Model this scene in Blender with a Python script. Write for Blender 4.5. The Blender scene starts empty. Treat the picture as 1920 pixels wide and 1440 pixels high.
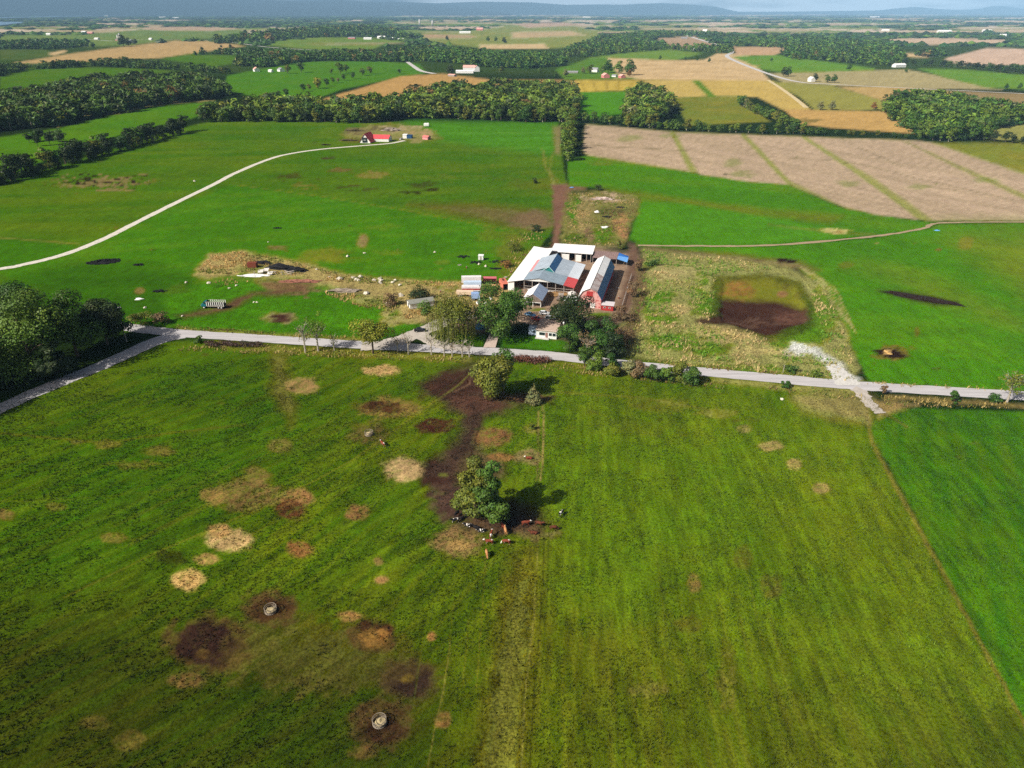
import bpy, bmesh, math, random
import numpy as np
from mathutils import Vector, Matrix
SC = bpy.context.scene
COL = SC.collection
rad = math.radians

# ------------------------------------------------------------------ camera, world, sun, exposure
H, F = 105.0, 1331.0                      # flying height in metres, focal length in photo pixels
TH = math.atan((720 - 21.2) / F)
S_, C_ = math.sin(TH), math.cos(TH)
cam_d = bpy.data.cameras.new('camera'); cam = bpy.data.objects.new('camera', cam_d); COL.objects.link(cam)
cam.location = (0, 0, H); cam.rotation_euler = (math.pi / 2 - TH, 0, 0)
cam_d.sensor_fit = 'HORIZONTAL'; cam_d.sensor_width = 36; cam_d.lens = F / 1920 * 36
cam_d.clip_start = 1; cam_d.clip_end = 90000
SC.camera = cam
SUN_EL, SUN_DIR = 39.0, (-1.0, -0.64)     # the sun stands behind the camera to its left
w = bpy.data.worlds.new('World'); SC.world = w; w.use_nodes = True
nt = w.node_tree; nt.nodes.clear()
sky = nt.nodes.new('ShaderNodeTexSky'); sky.sky_type = 'NISHITA'; sky.sun_disc = False
sky.sun_elevation = rad(SUN_EL); sky.sun_rotation = math.atan2(SUN_DIR[0], SUN_DIR[1])
sky.air_density = 0.5; sky.dust_density = 5.0; sky.ozone_density = 1.0
bg = nt.nodes.new('ShaderNodeBackground'); bg.inputs[1].default_value = 0.05
wo = nt.nodes.new('ShaderNodeOutputWorld')
tcw = nt.nodes.new('ShaderNodeTexCoord'); sxw = nt.nodes.new('ShaderNodeSeparateXYZ'); nt.links.new(tcw.outputs['Generated'], sxw.inputs[0])
mpw = nt.nodes.new('ShaderNodeMapping'); mpw.inputs['Scale'].default_value = (3, 3, 22); nt.links.new(tcw.outputs['Generated'], mpw.inputs[0])
nzw = nt.nodes.new('ShaderNodeTexNoise'); nzw.inputs['Scale'].default_value = 1.6; nzw.inputs['Detail'].default_value = 6; nt.links.new(mpw.outputs[0], nzw.inputs['Vector'])
cov = nt.nodes.new('ShaderNodeMapRange'); cov.inputs[1].default_value = 0.0; cov.inputs[2].default_value = 0.42; cov.inputs[3].default_value = 0.34; cov.inputs[4].default_value = 0.72; nt.links.new(sxw.outputs[2], cov.inputs[0])   # cloud banks overlap more toward the horizon, all the way round
sbw = nt.nodes.new('ShaderNodeMath'); sbw.operation = 'SUBTRACT'; nt.links.new(nzw.outputs[0], sbw.inputs[0]); nt.links.new(cov.outputs[0], sbw.inputs[1])
fcw = nt.nodes.new('ShaderNodeMapRange'); fcw.inputs[1].default_value = 0.0; fcw.inputs[2].default_value = 0.16; nt.links.new(sbw.outputs[0], fcw.inputs[0])
mxw = nt.nodes.new('ShaderNodeMix'); mxw.data_type = 'RGBA'; nt.links.new(fcw.outputs[0], mxw.inputs[0]); nt.links.new(sky.outputs[0], mxw.inputs[6]); mxw.inputs[7].default_value = (17, 18, 19, 1)
nt.links.new(mxw.outputs[2], bg.inputs[0]); nt.links.new(bg.outputs[0], wo.inputs[0])
sd = bpy.data.lights.new('sun', 'SUN'); sun = bpy.data.objects.new('sun', sd); COL.objects.link(sun)
sd.energy = 5.0; sd.angle = rad(0.53); sd.color = (1.0, 0.955, 0.88)
n_ = math.hypot(*SUN_DIR)
sv = Vector((SUN_DIR[0] / n_ * math.cos(rad(SUN_EL)), SUN_DIR[1] / n_ * math.cos(rad(SUN_EL)), math.sin(rad(SUN_EL))))
sun.rotation_euler = sv.to_track_quat('Z', 'Y').to_euler(); sun.location = (-200, -200, 400)
vs = SC.view_settings; vs.view_transform = 'Standard'; vs.look = 'None'; vs.exposure = 0.3; vs.gamma = 1.0
vs.use_curve_mapping = False
SC.cycles.use_denoising = False; SC.cycles.denoiser = 'OPENIMAGEDENOISE'; SC.cycles.denoising_input_passes = 'RGB_ALBEDO_NORMAL'; SC.cycles.denoising_prefilter = 'ACCURATE'
SC.cycles.max_bounces = 5; SC.cycles.diffuse_bounces = 2; SC.cycles.volume_bounces = 0
SC.cycles.use_adaptive_sampling = False

# ------------------------------------------------------------------ pixel -> place, colours
def at(x, y, z=0.0):
    u = (x - 960) / F; v = (720 - y) / F; s = (H - z) / (S_ - v * C_)
    return (u * s, (C_ + v * S_) * s)
def to_px(X, Y, Z=0.0):
    d = Y * C_ + (H - Z) * S_
    return 960 + F * X / d, 720 - F * (Y * S_ - (H - Z) * C_) / d
def top(x, y, h):                         # ground pixel below a canopy edge seen at x, y
    return to_px(*at(x, y, h))
def mpp(y):
    return H / (S_ - (720 - y) / F * C_) / F
def A(r, g, b):
    f = lambda c: (c / 255 / 12.92) if c <= 10 else ((c / 255 + 0.055) / 1.055) ** 2.4
    return (f(r), f(g), f(b))
def hgt(x, yb, yt):                       # height of something standing at (x, yb) and reaching up to yt
    X, Y = at(x, yb); v = (720 - yt) / F; s = Y / (C_ + v * S_); return H - s * (S_ - v * C_)

# ------------------------------------------------------------------ numpy noise
def _hash(ix, iy, seed):
    n = (ix.astype(np.int64) * 374761393 + iy.astype(np.int64) * 668265263 + seed * 1442695) & 0x7fffffff
    n = ((n ^ (n >> 13)) * 1274126177) & 0x7fffffff
    return ((n ^ (n >> 16)) & 0xffff) / 65535.0
def vnoise(x, y, seed=0):
    x = np.asarray(x, float); y = np.asarray(y, float)
    ix = np.floor(x); iy = np.floor(y); fx = x - ix; fy = y - iy
    fx = fx * fx * (3 - 2 * fx); fy = fy * fy * (3 - 2 * fy)
    a = _hash(ix, iy, seed); b = _hash(ix + 1, iy, seed); c = _hash(ix, iy + 1, seed); d = _hash(ix + 1, iy + 1, seed)
    return (a * (1 - fx) + b * fx) * (1 - fy) + (c * (1 - fx) + d * fx) * fy
def fbm(x, y, seed=0, o=4):
    t = 0.0; amp = 0.5
    for k in range(o):
        t = t + amp * (vnoise(x, y, seed + k * 17) * 2 - 1); x = x * 2.03 + 7.1; y = y * 2.03 + 3.7; amp *= 0.55
    return t

# ------------------------------------------------------------------ materials
def nodes_of(name):
    m = bpy.data.materials.new(name); m.use_nodes = True; t = m.node_tree; t.nodes.clear()
    o = t.nodes.new('ShaderNodeOutputMaterial'); p = t.nodes.new('ShaderNodeBsdfPrincipled')
    t.links.new(p.outputs[0], o.inputs[0]); p.inputs['Specular IOR Level'].default_value = 0.2
    return m, t, p
def noise_node(t, scale, detail=4, rough=0.6, coord='Object', stretch=None):
    c = t.nodes.new('ShaderNodeTexCoord'); n = t.nodes.new('ShaderNodeTexNoise')
    n.inputs['Scale'].default_value = scale; n.inputs['Detail'].default_value = detail; n.inputs['Roughness'].default_value = rough
    if stretch:
        mp = t.nodes.new('ShaderNodeMapping'); mp.inputs['Scale'].default_value = stretch[:3]
        if len(stretch) > 3: mp.inputs['Rotation'].default_value = (0, 0, stretch[3])
        t.links.new(c.outputs[coord], mp.inputs[0]); t.links.new(mp.outputs[0], n.inputs['Vector'])
    else: t.links.new(c.outputs[coord], n.inputs['Vector'])
    return n
def ramp(t, src, lo, hi, a, b):
    m = t.nodes.new('ShaderNodeMapRange'); m.inputs[1].default_value = lo; m.inputs[2].default_value = hi
    m.inputs[3].default_value = a; m.inputs[4].default_value = b; t.links.new(src, m.inputs[0]); return m.outputs[0]
def mixc(t, kind, fac, a, b):
    m = t.nodes.new('ShaderNodeMix'); m.data_type = 'RGBA'; m.blend_type = kind
    if isinstance(fac, (int, float)): m.inputs[0].default_value = fac
    else: t.links.new(fac, m.inputs[0])
    for k, v in ((6, a), (7, b)):
        if isinstance(v, tuple): m.inputs[k].default_value = (*v, 1)
        else: t.links.new(v, m.inputs[k])
    return m.outputs[2]
MATS = {}
def mat(name, col, rough=0.8, var=0.25, scale=2.0, col2=None, bump=0.0, metal=0.0, stretch=None, thr=(0.35, 0.65), spec=0.2):
    if name in MATS: return MATS[name]
    m, t, p = nodes_of(name)
    n = noise_node(t, scale, 5, 0.65, 'Object', stretch)
    c2 = col2 or tuple(c * (1 - var) for c in col)
    c1 = col if col2 else tuple(min(1, c * (1 + var * 0.6)) for c in col)
    t.links.new(mixc(t, 'MIX', ramp(t, n.outputs[0], thr[0], thr[1], 0, 1), c1, c2), p.inputs['Base Color'])
    p.inputs['Roughness'].default_value = rough; p.inputs['Metallic'].default_value = metal
    p.inputs['Specular IOR Level'].default_value = spec
    if bump:
        b = t.nodes.new('ShaderNodeBump'); b.inputs['Strength'].default_value = bump; b.inputs['Distance'].default_value = 0.1
        t.links.new(n.outputs[0], b.inputs['Height']); t.links.new(b.outputs[0], p.inputs['Normal'])
    MATS[name] = m; return m
def leaf_mat(name, col, trans=0.08):
    """foliage: every leaf clump carries its own tint, every tree its own shade"""
    if name in MATS: return MATS[name]
    m, t, p = nodes_of(name)
    a = t.nodes.new('ShaderNodeAttribute'); a.attribute_name = 'tint'
    oi = t.nodes.new('ShaderNodeObjectInfo')
    h = t.nodes.new('ShaderNodeHueSaturation')
    t.links.new(ramp(t, oi.outputs['Random'], 0, 1, 0.484, 0.512), h.inputs['Hue'])
    t.links.new(ramp(t, oi.outputs['Random'], 0, 1, 1.18, 0.82), h.inputs['Value'])
    c = mixc(t, 'MULTIPLY', 1.0, (col[0], col[1], col[2]), a.outputs['Color'])
    t.links.new(c, h.inputs['Color']); t.links.new(h.outputs[0], p.inputs['Base Color'])
    p.inputs['Roughness'].default_value = 0.55; p.inputs['Specular IOR Level'].default_value = 0.25
    tr = t.nodes.new('ShaderNodeBsdfTranslucent'); t.links.new(h.outputs[0], tr.inputs[0])
    mx = t.nodes.new('ShaderNodeMixShader'); mx.inputs[0].default_value = trans
    t.links.new(p.outputs[0], mx.inputs[1]); t.links.new(tr.outputs[0], mx.inputs[2])
    t.links.new(mx.outputs[0], t.nodes['Material Output'].inputs[0])
    MATS[name] = m; return m

# ------------------------------------------------------------------ mesh helpers
def np_mesh(name, V, faces_n, loops, material=None, attrs=None, smooth=False):
    """V (n,3); faces_n: corners per face (int or array); loops: flat vertex indices"""
    me = bpy.data.meshes.new(name); V = np.asarray(V, np.float32); loops = np.asarray(loops, np.int32).ravel()
    cnt = np.full(len(loops) // faces_n, faces_n, np.int32) if isinstance(faces_n, int) else np.asarray(faces_n, np.int32)
    me.vertices.add(len(V)); me.vertices.foreach_set('co', V.ravel())
    me.loops.add(len(loops)); me.loops.foreach_set('vertex_index', loops)
    me.polygons.add(len(cnt)); st = np.concatenate(([0], np.cumsum(cnt)[:-1])).astype(np.int32)
    me.polygons.foreach_set('loop_start', st)
    me.polygons.foreach_set('use_smooth', np.full(len(cnt), smooth))
    for k, arr in (attrs or {}).items():
        a = me.attributes.new(k, 'FLOAT_COLOR', 'POINT'); arr = np.asarray(arr, np.float32)
        if arr.shape[1] == 3: arr = np.concatenate([arr, np.ones((len(arr), 1), np.float32)], 1)
        a.data.foreach_set('color', arr.ravel())
    me.update(calc_edges=True)
    if material: me.materials.append(material)
    return me
def link(name, me, parent=None, loc=None, rz=0.0, scale=None):
    o = bpy.data.objects.new(name, me); COL.objects.link(o)
    if parent is not None: o.parent = parent
    if loc is not None: o.location = loc
    if rz: o.rotation_euler = (0, 0, rz)
    if scale is not None: o.scale = scale
    return o
def tag(o, label=None, cat=None, group=None, kind=None):
    for k, v in (('label', label), ('category', cat), ('group', group), ('kind', kind)):
        if v: o[k] = v
    return o
def thing(name, label, cat, loc=(0, 0, 0), rz=0.0, group=None):
    o = bpy.data.objects.new(name, None); COL.objects.link(o); o.location = loc; o.rotation_euler = (0, 0, rz)
    o.empty_display_size = 0.3
    return tag(o, label, cat, group)
class MB:
    """collects boxes, slabs, tubes and prisms into one mesh"""
    def __init__(s): s.v = []; s.f = []
    def add(s, vs_, fs):
        k = len(s.v); s.v += [tuple(p) for p in vs_]; s.f += [tuple(i + k for i in f) for f in fs]; return s
    def box(s, x0, x1, y0, y1, z0, z1):
        return s.add([(x0, y0, z0), (x1, y0, z0), (x1, y1, z0), (x0, y1, z0), (x0, y0, z1), (x1, y0, z1), (x1, y1, z1), (x0, y1, z1)],
                     [(0, 3, 2, 1), (4, 5, 6, 7), (0, 1, 5, 4), (1, 2, 6, 5), (2, 3, 7, 6), (3, 0, 4, 7)])
    def poly(s, pts, off):
        """a flat polygon given a thickness: off is the vector to its other face"""
        n = len(pts); off = Vector(off); P = [Vector(p) for p in pts]; Q = [p + off for p in P]
        fs = [tuple(range(n)), tuple(range(2 * n - 1, n - 1, -1))] + [(i, i + n, (i + 1) % n + n, (i + 1) % n) for i in range(n)]
        return s.add(P + Q, fs)
    def slab(s, pts, t=0.12): return s.poly(pts, (0, 0, -t))
    def tube(s, pts, r, n=6, cap=True):
        P = [Vector(p) for p in pts]; R = r if isinstance(r, (list, tuple)) else [r] * len(P); rings = []
        for i, p in enumerate(P):
            d = (P[min(i + 1, len(P) - 1)] - P[max(i - 1, 0)]).normalized()
            a = d.cross(Vector((0.31, 0.95, 0.05))); a = a if a.length > 1e-3 else d.cross(Vector((1, 0, 0))); a.normalize(); b = d.cross(a)
            rings.append([p + (a * math.cos(t) + b * math.sin(t)) * R[i] for t in [2 * math.pi * k / n for k in range(n)]])
        vs_ = [q for rg in rings for q in rg]; fs = []
        for i in range(len(P) - 1):
            for k in range(n): fs.append((i * n + k, i * n + (k + 1) % n, (i + 1) * n + (k + 1) % n, (i + 1) * n + k))
        if cap: fs += [tuple(range(n - 1, -1, -1)), tuple((len(P) - 1) * n + k for k in range(n))]
        return s.add(vs_, fs)
    def lathe(s, prof, n=12, c=(0, 0, 0)):
        vs_ = [(c[0] + r * math.cos(2 * math.pi * k / n), c[1] + r * math.sin(2 * math.pi * k / n), c[2] + z) for r, z in prof for k in range(n)]
        fs = [(i * n + k, i * n + (k + 1) % n, (i + 1) * n + (k + 1) % n, (i + 1) * n + k) for i in range(len(prof) - 1) for k in range(n)]
        fs += [tuple(range(n - 1, -1, -1)), tuple((len(prof) - 1) * n + k for k in range(n))]
        return s.add(vs_, fs)
    def mesh(s, name, m, smooth=False, bevel=0.0):
        me = bpy.data.meshes.new(name); me.from_pydata(s.v, [], s.f)
        bm = bmesh.new(); bm.from_mesh(me); bmesh.ops.recalc_face_normals(bm, faces=bm.faces)
        if bevel: bmesh.ops.bevel(bm, geom=bm.edges[:], offset=bevel, segments=2, affect='EDGES', clamp_overlap=True)
        bm.to_mesh(me); bm.free()
        if smooth: me.polygons.foreach_set('use_smooth', [True] * len(me.polygons))
        me.materials.append(m); return me
    def build(s, name, m, parent=None, smooth=False, bevel=0.0, loc=None, rz=0.0):
        return link(name, s.mesh(name, m, smooth, bevel), parent, loc, rz)

# ------------------------------------------------------------------ the ground: one sheet, finer near the farm, its cover painted field by field
ys = np.concatenate([np.arange(1560, 60, -3.0), np.arange(60, 36, -1.6), np.arange(36, 26.6, -0.8)])
v_ = (720 - ys) / F
rowsY = H * (C_ + v_ * S_) / (S_ - v_ * C_)
rowsY = np.concatenate([rowsY, [32000.0]])
ratio = np.arange(-1.32, 1.3201, 0.0029)
GX, GY = rowsY[:, None] * ratio[None, :], np.repeat(rowsY[:, None], len(ratio), 1)
gshape = GX.shape
GX = GX.ravel(); GY = GY.ravel()
PX, PY = to_px(GX, GY); MP = GY * C_ + H * S_; MP = MP / F
gc = np.zeros((len(GX), 3)); gt = np.ones(len(GX))          # colour, tuftiness
gfield = np.zeros(len(GX))                                   # 1 where far land is open field
LAYER = [0]
def _paint(idx, m, col, tex):
    m = np.clip(m, 0, 1)
    gc[idx] = gc[idx] * (1 - m[:, None]) + np.array(col) * m[:, None]
    if tex is not None: gt[idx] = gt[idx] * (1 - m) + tex * m
def _warp(idx, cy, amp):
    s = 22 * mpp(cy); LAYER[0] += 1; k = LAYER[0] * 5
    return (PX[idx] + amp * 2 * fbm(GX[idx] / s, GY[idx] / s, k, 4), PY[idx] + amp * 1.1 * fbm(GX[idx] / s, GY[idx] / s, k + 2, 4))
def _edge_dist(x, y, pts, closed=True):
    d = np.full(len(x), 1e9); inside = np.zeros(len(x), bool); n = len(pts)
    for i in range(n if closed else n - 1):
        (ax, ay), (bx, by) = pts[i], pts[(i + 1) % n]; ex, ey = bx - ax, by - ay; L2 = ex * ex + ey * ey + 1e-9
        t = np.clip(((x - ax) * ex + (y - ay) * ey) / L2, 0, 1)
        d = np.minimum(d, np.hypot(x - ax - t * ex, (y - ay - t * ey)))
        if closed:
            c = ((ay > y) != (by > y)) & (x < (bx - ax) * (y - ay) / (by - ay + 1e-12) + ax); inside ^= c
    return d, inside
def fieldp(pts, col, soft=2.0, warp=1.0, op=1.0, tex=None, far=False, streak=None):
    xs = [p[0] for p in pts]; yy = [p[1] for p in pts]; m = soft + warp * 2 + 2
    idx = np.nonzero((PX > min(xs) - m) & (PX < max(xs) + m) & (PY > min(yy) - m) & (PY < max(yy) + m))[0]
    if not len(idx): return
    x, y = _warp(idx, sum(yy) / len(yy), warp) if warp else (PX[idx], PY[idx])
    d, ins = _edge_dist(x, y, pts)
    k = np.clip(0.5 + np.where(ins, d, -d) / (soft + 1e-6) * 0.5, 0, 1) * op
    if streak is not None:                                     # (direction in degrees from +x, along m, across m, depth, colour)
        a = rad(streak[0]); al = GX[idx] * math.cos(a) + GY[idx] * math.sin(a); ac = -GX[idx] * math.sin(a) + GY[idx] * math.cos(a)
        n = fbm(al / streak[1], ac / streak[2], LAYER[0] * 7, 3)
        c = np.array(col)[None, :] * (1 + 0.0 * n[:, None]); f = np.clip(0.5 + n * 1.6, 0, 1)[:, None] * streak[3]
        c = c * (1 - f) + np.array(streak[4])[None, :] * f
        gc[idx] = gc[idx] * (1 - k[:, None]) + c * k[:, None]
        if tex is not None: gt[idx] = gt[idx] * (1 - k) + tex * k
    else: _paint(idx, k, col, tex)
    if far: gfield[idx] = np.maximum(gfield[idx], k)
def blot(cx, cy, rx, ry, col, op=1.0, soft=0.6, warp=None, tex=None, speck=0.0, far=False):
    w_ = 0.3 * max(rx, ry) if warp is None else warp
    idx = np.nonzero((abs(PX - cx) < rx * 1.7 + w_ * 2) & (abs(PY - cy) < ry * 1.7 + w_ * 2))[0]
    if not len(idx): return
    x, y = _warp(idx, cy, w_)
    r = np.hypot((x - cx) / rx, (y - cy) / ry)
    if cy > 640: r = r + 0.22 * fbm(GX[idx] / 1.6, GY[idx] / 1.6, LAYER[0] + 3, 3)
    k = np.clip((1 + soft * 0.5 - r) / soft, 0, 1); k = k * k * (3 - 2 * k) * op
    if speck: k = k * np.clip(1 + speck * 2.2 * fbm(GX[idx] / 0.9, GY[idx] / 0.9, LAYER[0], 2), 0, 1.2)
    _paint(idx, k, col, tex)
    if far: gfield[idx] = np.maximum(gfield[idx], k)
def track(pts, wpx, col, op=1.0, soft=1.0, warp=1.0, tex=None):
    xs = [p[0] for p in pts]; yy = [p[1] for p in pts]; m = wpx + soft + warp * 2 + 2
    idx = np.nonzero((PX > min(xs) - m) & (PX < max(xs) + m) & (PY > min(yy) - m) & (PY < max(yy) + m))[0]
    if not len(idx): return
    x, y = _warp(idx, sum(yy) / len(yy), warp)
    d, _ = _edge_dist(x, y, pts, False)
    _paint(idx, np.clip(0.5 + (wpx / 2 - d) / soft, 0, 1) * op, col, tex)

G_PAST, G_BRIGHT, G_EMER, G_FORE, G_RIGHT = A(84, 126, 20), A(68, 132, 12), A(70, 146, 28), A(72, 100, 14), A(40, 106, 8)
G_OLIVE, G_DARK, TAN, TAN2, GOLD, ORANGE = A(128, 134, 50), A(52, 92, 14), A(180, 153, 128), A(206, 176, 126), A(190, 164, 84), A(186, 148, 88)
MUD, MUD2, STRAW, RUST, DRY, FOREST = A(74, 50, 38), A(46, 29, 22), A(196, 160, 104), A(132, 88, 48), A(164, 150, 92), A(34, 54, 26)
DIRT, SCRUB, PINK = A(128, 104, 84), A(126, 122, 62), A(196, 168, 140)

# far country: wood, with open fields in thin strips
gc[:] = FOREST
gfield[PY > 140] = 1.0
fieldp([(-900, 60), (2800, 60), (2800, 140), (-900, 140)], A(60, 84, 36), 6, 0)
rng = random.Random(5)
for k in range(420):
    y = 27.5 + 34 * rng.random() ** 1.4; x = rng.uniform(-300, 2250); wd = rng.uniform(24, 120) * (0.5 + (y - 22) / 45)
    if (x < 520 and y < 34) or (x < 760 and y < 52 and rng.random() < 0.85): continue
    blot(x, y, wd, max(0.5, (y - 22) * rng.uniform(0.035, 0.075)), rng.choice([A(196, 172, 140), A(176, 160, 120), A(120, 150, 84), A(140, 156, 100), A(206, 186, 160)]), 0.95, 0.5, 2, far=True)
for k in range(60):                                          # open land beyond the frame to either side
    y = 64 + 80 * rng.random(); x = rng.choice([rng.uniform(-900, -60), rng.uniform(1990, 2800)])
    blot(x, y, rng.uniform(60, 190), rng.uniform(3, 9), rng.choice([TAN2, G_PAST, G_OLIVE, G_BRIGHT]), 0.95, 0.4, 6, far=True)
# mid country, polygons in photo pixels on the ground
for pts, c in (
    ([(0, 142), (55, 130), (140, 126), (245, 128), (330, 134), (250, 140), (140, 150), (80, 166), (0, 172)], G_PAST),
    ([(0, 66), (150, 64), (260, 56), (400, 53), (470, 58), (400, 72), (320, 75), (240, 85), (150, 88), (170, 76), (0, 82)], A(120, 146, 90)),
    ([(250, 52.5), (340, 49.5), (460, 53), (400, 58), (300, 57)], A(186, 160, 130)),
    ([(20, 119), (130, 101), (250, 85), (330, 76), (395, 77), (460, 86), (360, 101), (300, 109), (200, 113), (100, 119)], A(186, 156, 104)),
    ([(300, 110), (360, 101), (450, 105), (440, 118), (400, 126), (350, 118)], G_PAST),
    ([(0, 92), (90, 92), (95, 105), (40, 112), (0, 114)], A(84, 108, 48)),
    ([(88, 100), (120, 94), (126, 97), (100, 104)], TAN2),
    ([(500, 85), (520, 77), (600, 69), (690, 70), (760, 78), (720, 84), (700, 92), (600, 94)], A(120, 150, 70)),
    ([(560, 82), (680, 80), (760, 80), (700, 84), (600, 84)], A(160, 146, 110)),
    ([(420, 168), (425, 142), (560, 116), (700, 114), (785, 120), (800, 137), (740, 147), (640, 168), (590, 186), (540, 186), (480, 182)], A(84, 138, 30)),
    ([(590, 190), (680, 164), (750, 143), (830, 138), (930, 150), (1060, 150), (1090, 152), (1060, 170), (800, 190), (640, 195)], ORANGE),
    ([(790, 62), (870, 60), (960, 47), (1060, 45), (1120, 58), (1125, 84), (1050, 90), (960, 91), (900, 90), (790, 76)], A(146, 158, 96)),
    ([(790, 64), (880, 66), (900, 71), (800, 72)], A(180, 150, 110)),
    ([(960, 60), (1070, 58), (1100, 66), (960, 72)], A(190, 164, 120)),
    ([(960, 44), (1060, 42), (1100, 47), (990, 52)], A(190, 160, 132)),
    ([(900, 84), (1020, 82), (1030, 91), (900, 92)], A(206, 178, 130)),
    ([(1040, 130), (1110, 108), (1145, 108), (1165, 140), (1200, 148), (1060, 150)], A(96, 140, 46)),
    ([(1100, 108), (1160, 100), (1255, 92), (1320, 100), (1260, 114), (1140, 110)], A(120, 156, 70)),
    ([(1138, 108), (1260, 113), (1320, 112), (1345, 100), (1405, 103), (1425, 130), (1445, 152), (1300, 152), (1200, 148), (1160, 142)], A(208, 178, 130)),
    ([(1228, 72), (1300, 67), (1350, 84), (1380, 87), (1270, 90)], A(176, 148, 116)),
    ([(1375, 88), (1460, 86), (1480, 92), (1450, 104), (1380, 104)], A(196, 160, 120)),
    ([(1372, 106), (1460, 103), (1560, 117), (1640, 128), (1640, 134), (1480, 138), (1430, 130)], A(110, 158, 52)),
    ([(1440, 138), (1560, 134), (1700, 130), (1760, 142), (1880, 168), (1720, 166), (1560, 160), (1470, 156)], A(172, 158, 110)),
    ([(1720, 128), (1800, 130), (1940, 142), (2100, 150), (2100, 172), (1920, 168), (1850, 164), (1770, 145)], A(112, 158, 54)),
    ([(1770, 110), (1850, 90), (1940, 92), (2100, 100), (2100, 126), (1920, 122), (1800, 122)], A(206, 176, 150)),
    ([(1640, 74), (1740, 70), (1890, 74), (1880, 82), (1740, 84), (1690, 80)], A(204, 176, 146)),
    ([(1700, 100), (1760, 101), (1740, 108), (1690, 106)], TAN2),
    ([(1080, 150), (1200, 150), (1190, 170), (1085, 173)], A(196, 170, 74)),
    ([(1062, 215), (1088, 173), (1180, 171), (1180, 212), (1100, 222)], A(70, 150, 26)),
    ([(1200, 149), (1300, 150), (1330, 180), (1262, 184)], A(194, 168, 92)),
    ([(1308, 150), (1450, 151), (1520, 205), (1480, 212), (1420, 182), (1338, 180)], A(196, 168, 90)),
    ([(1262, 184), (1336, 180), (1395, 180), (1445, 228), (1290, 236)], A(132, 140, 62)),
    ([(1296, 150), (1310, 150), (1342, 181), (1328, 181)], A(104, 146, 40)),
    ([(1440, 152), (1500, 156), (1560, 160), (1650, 186), (1665, 206), (1530, 208), (1500, 182)], A(150, 146, 66)),
    ([(1570, 162), (1700, 164), (1800, 172), (1780, 180), (1660, 190), (1620, 178)], A(188, 158, 98)),
    ([(1780, 170), (1930, 176), (2100, 182), (2100, 205), (1930, 196), (1850, 190)], A(150, 128, 84)),
    ([(1470, 205), (1560, 207), (1660, 209), (1730, 240), (1740, 252), (1560, 240), (1500, 232), (1480, 215)], A(196, 158, 92)),
    ([(1840, 240), (1900, 230), (2000, 230), (2000, 262), (1850, 262)], A(150, 148, 76)),
    ([(-300, 275), (0, 257), (110, 241), (200, 218), (270, 203), (400, 190), (405, 206), (360, 222), (250, 246), (130, 282), (40, 320), (0, 325), (-300, 350)], A(86, 136, 24)),
): fieldp(pts, c, 1.6, 0.7, far=True, tex=0.8)
track([(110, 236), (160, 215), (220, 212), (300, 193), (400, 187)], 4, DRY, 0.8, 2, 2)
for x in range(1090, 1192, 5): track([(x, 150), (x - 2 + (x - 1140) * 0.05, 171)], 1.2, A(150, 128, 40), 0.6, 1, 0.4)
for y in range(112, 148, 5): track([(1150, y), (1300, y + 3), (1425, y + 1)], 1.0, A(180, 150, 100), 0.55, 1, 0.6)
blot(1520, 226, 22, 6, A(96, 92, 40), 0.7)

# the home fields
fieldp([(-500, 420), (0, 345), (350, 238), (400, 226), (1045, 230), (1062, 345), (1038, 430), (960, 530), (860, 528), (300, 620), (-500, 640)], A(92, 128, 24), 2, 1.5, streak=(6, 90, 14, 0.75, A(70, 118, 14)))
fieldp([(760, 228), (1043, 232), (1048, 290), (930, 280), (825, 262)], A(58, 142, 18), 8, 3, 0.9, streak=(-3, 160, 7, 0.55, A(104, 160, 60)))
fieldp([(438, 346), (600, 368), (760, 396), (1000, 438), (965, 520), (860, 528), (620, 512), (400, 480), (300, 560), (60, 530), (0, 512), (120, 482), (240, 424), (320, 390)], A(66, 132, 12), 4, 2, streak=(20, 40, 9, 0.6, A(96, 142, 30)))
fieldp([(-300, 440), (0, 448), (150, 462), (110, 480), (0, 502), (-300, 520)], A(66, 124, 14), 3, 1)
track([(-200, 440), (0, 446), (90, 452), (150, 458)], 2.5, DRY, 0.5, 2, 1)
fieldp([(0, 520), (140, 490), (300, 500), (365, 512), (370, 560), (300, 612), (0, 600)], A(52, 104, 12), 16, 6, 0.85)
fieldp([(770, 382), (900, 384), (1032, 398), (1040, 428), (970, 428), (870, 404)], A(112, 92, 56), 10, 4, 0.8)
blot(1000, 412, 44, 14, A(124, 100, 72), 0.8, 0.9)
track([(438, 346), (600, 368), (760, 394), (1000, 440)], 1.6, A(140, 140, 60), 0.5, 1.5, 0.6)
for a in ((192, 343, 84, 6.5, A(132, 116, 70), 1), (192, 341, 78, 3.2, MUD2, 1), (200, 345, 60, 2.0, A(132, 116, 70), .9), (545, 332, 26, 4, MUD, .6), (570, 348, 24, 4, A(140, 110, 60), .5), (638, 319, 26, 3.2, A(120, 84, 50), .7), (615, 296, 14, 2, MUD, .8),
          (700, 326, 30, 6, A(150, 116, 66), .55), (795, 347, 26, 4, MUD, .55), (770, 361, 20, 2.4, MUD2, .8), (805, 355, 16, 2.4, MUD2, .8), (655, 352, 22, 2.5, MUD, .6), (695, 355, 20, 2.5, MUD, .5),
          (678, 450, 9, 13, A(150, 122, 80), .8), (610, 480, 42, 14, A(132, 138, 52), .7), (520, 463, 22, 5, A(128, 104, 62), .7), (735, 475, 26, 7, A(116, 140, 40), .6), (830, 490, 14, 6, A(120, 140, 50), .6),
          (720, 425, 26, 8, A(96, 134, 30), .6), (1000, 345, 50, 12, A(104, 116, 36), .6), (880, 330, 60, 5, A(110, 124, 44), .5)):
    blot(*a[:5], a[5], 0.8, speck=0.3)
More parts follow.
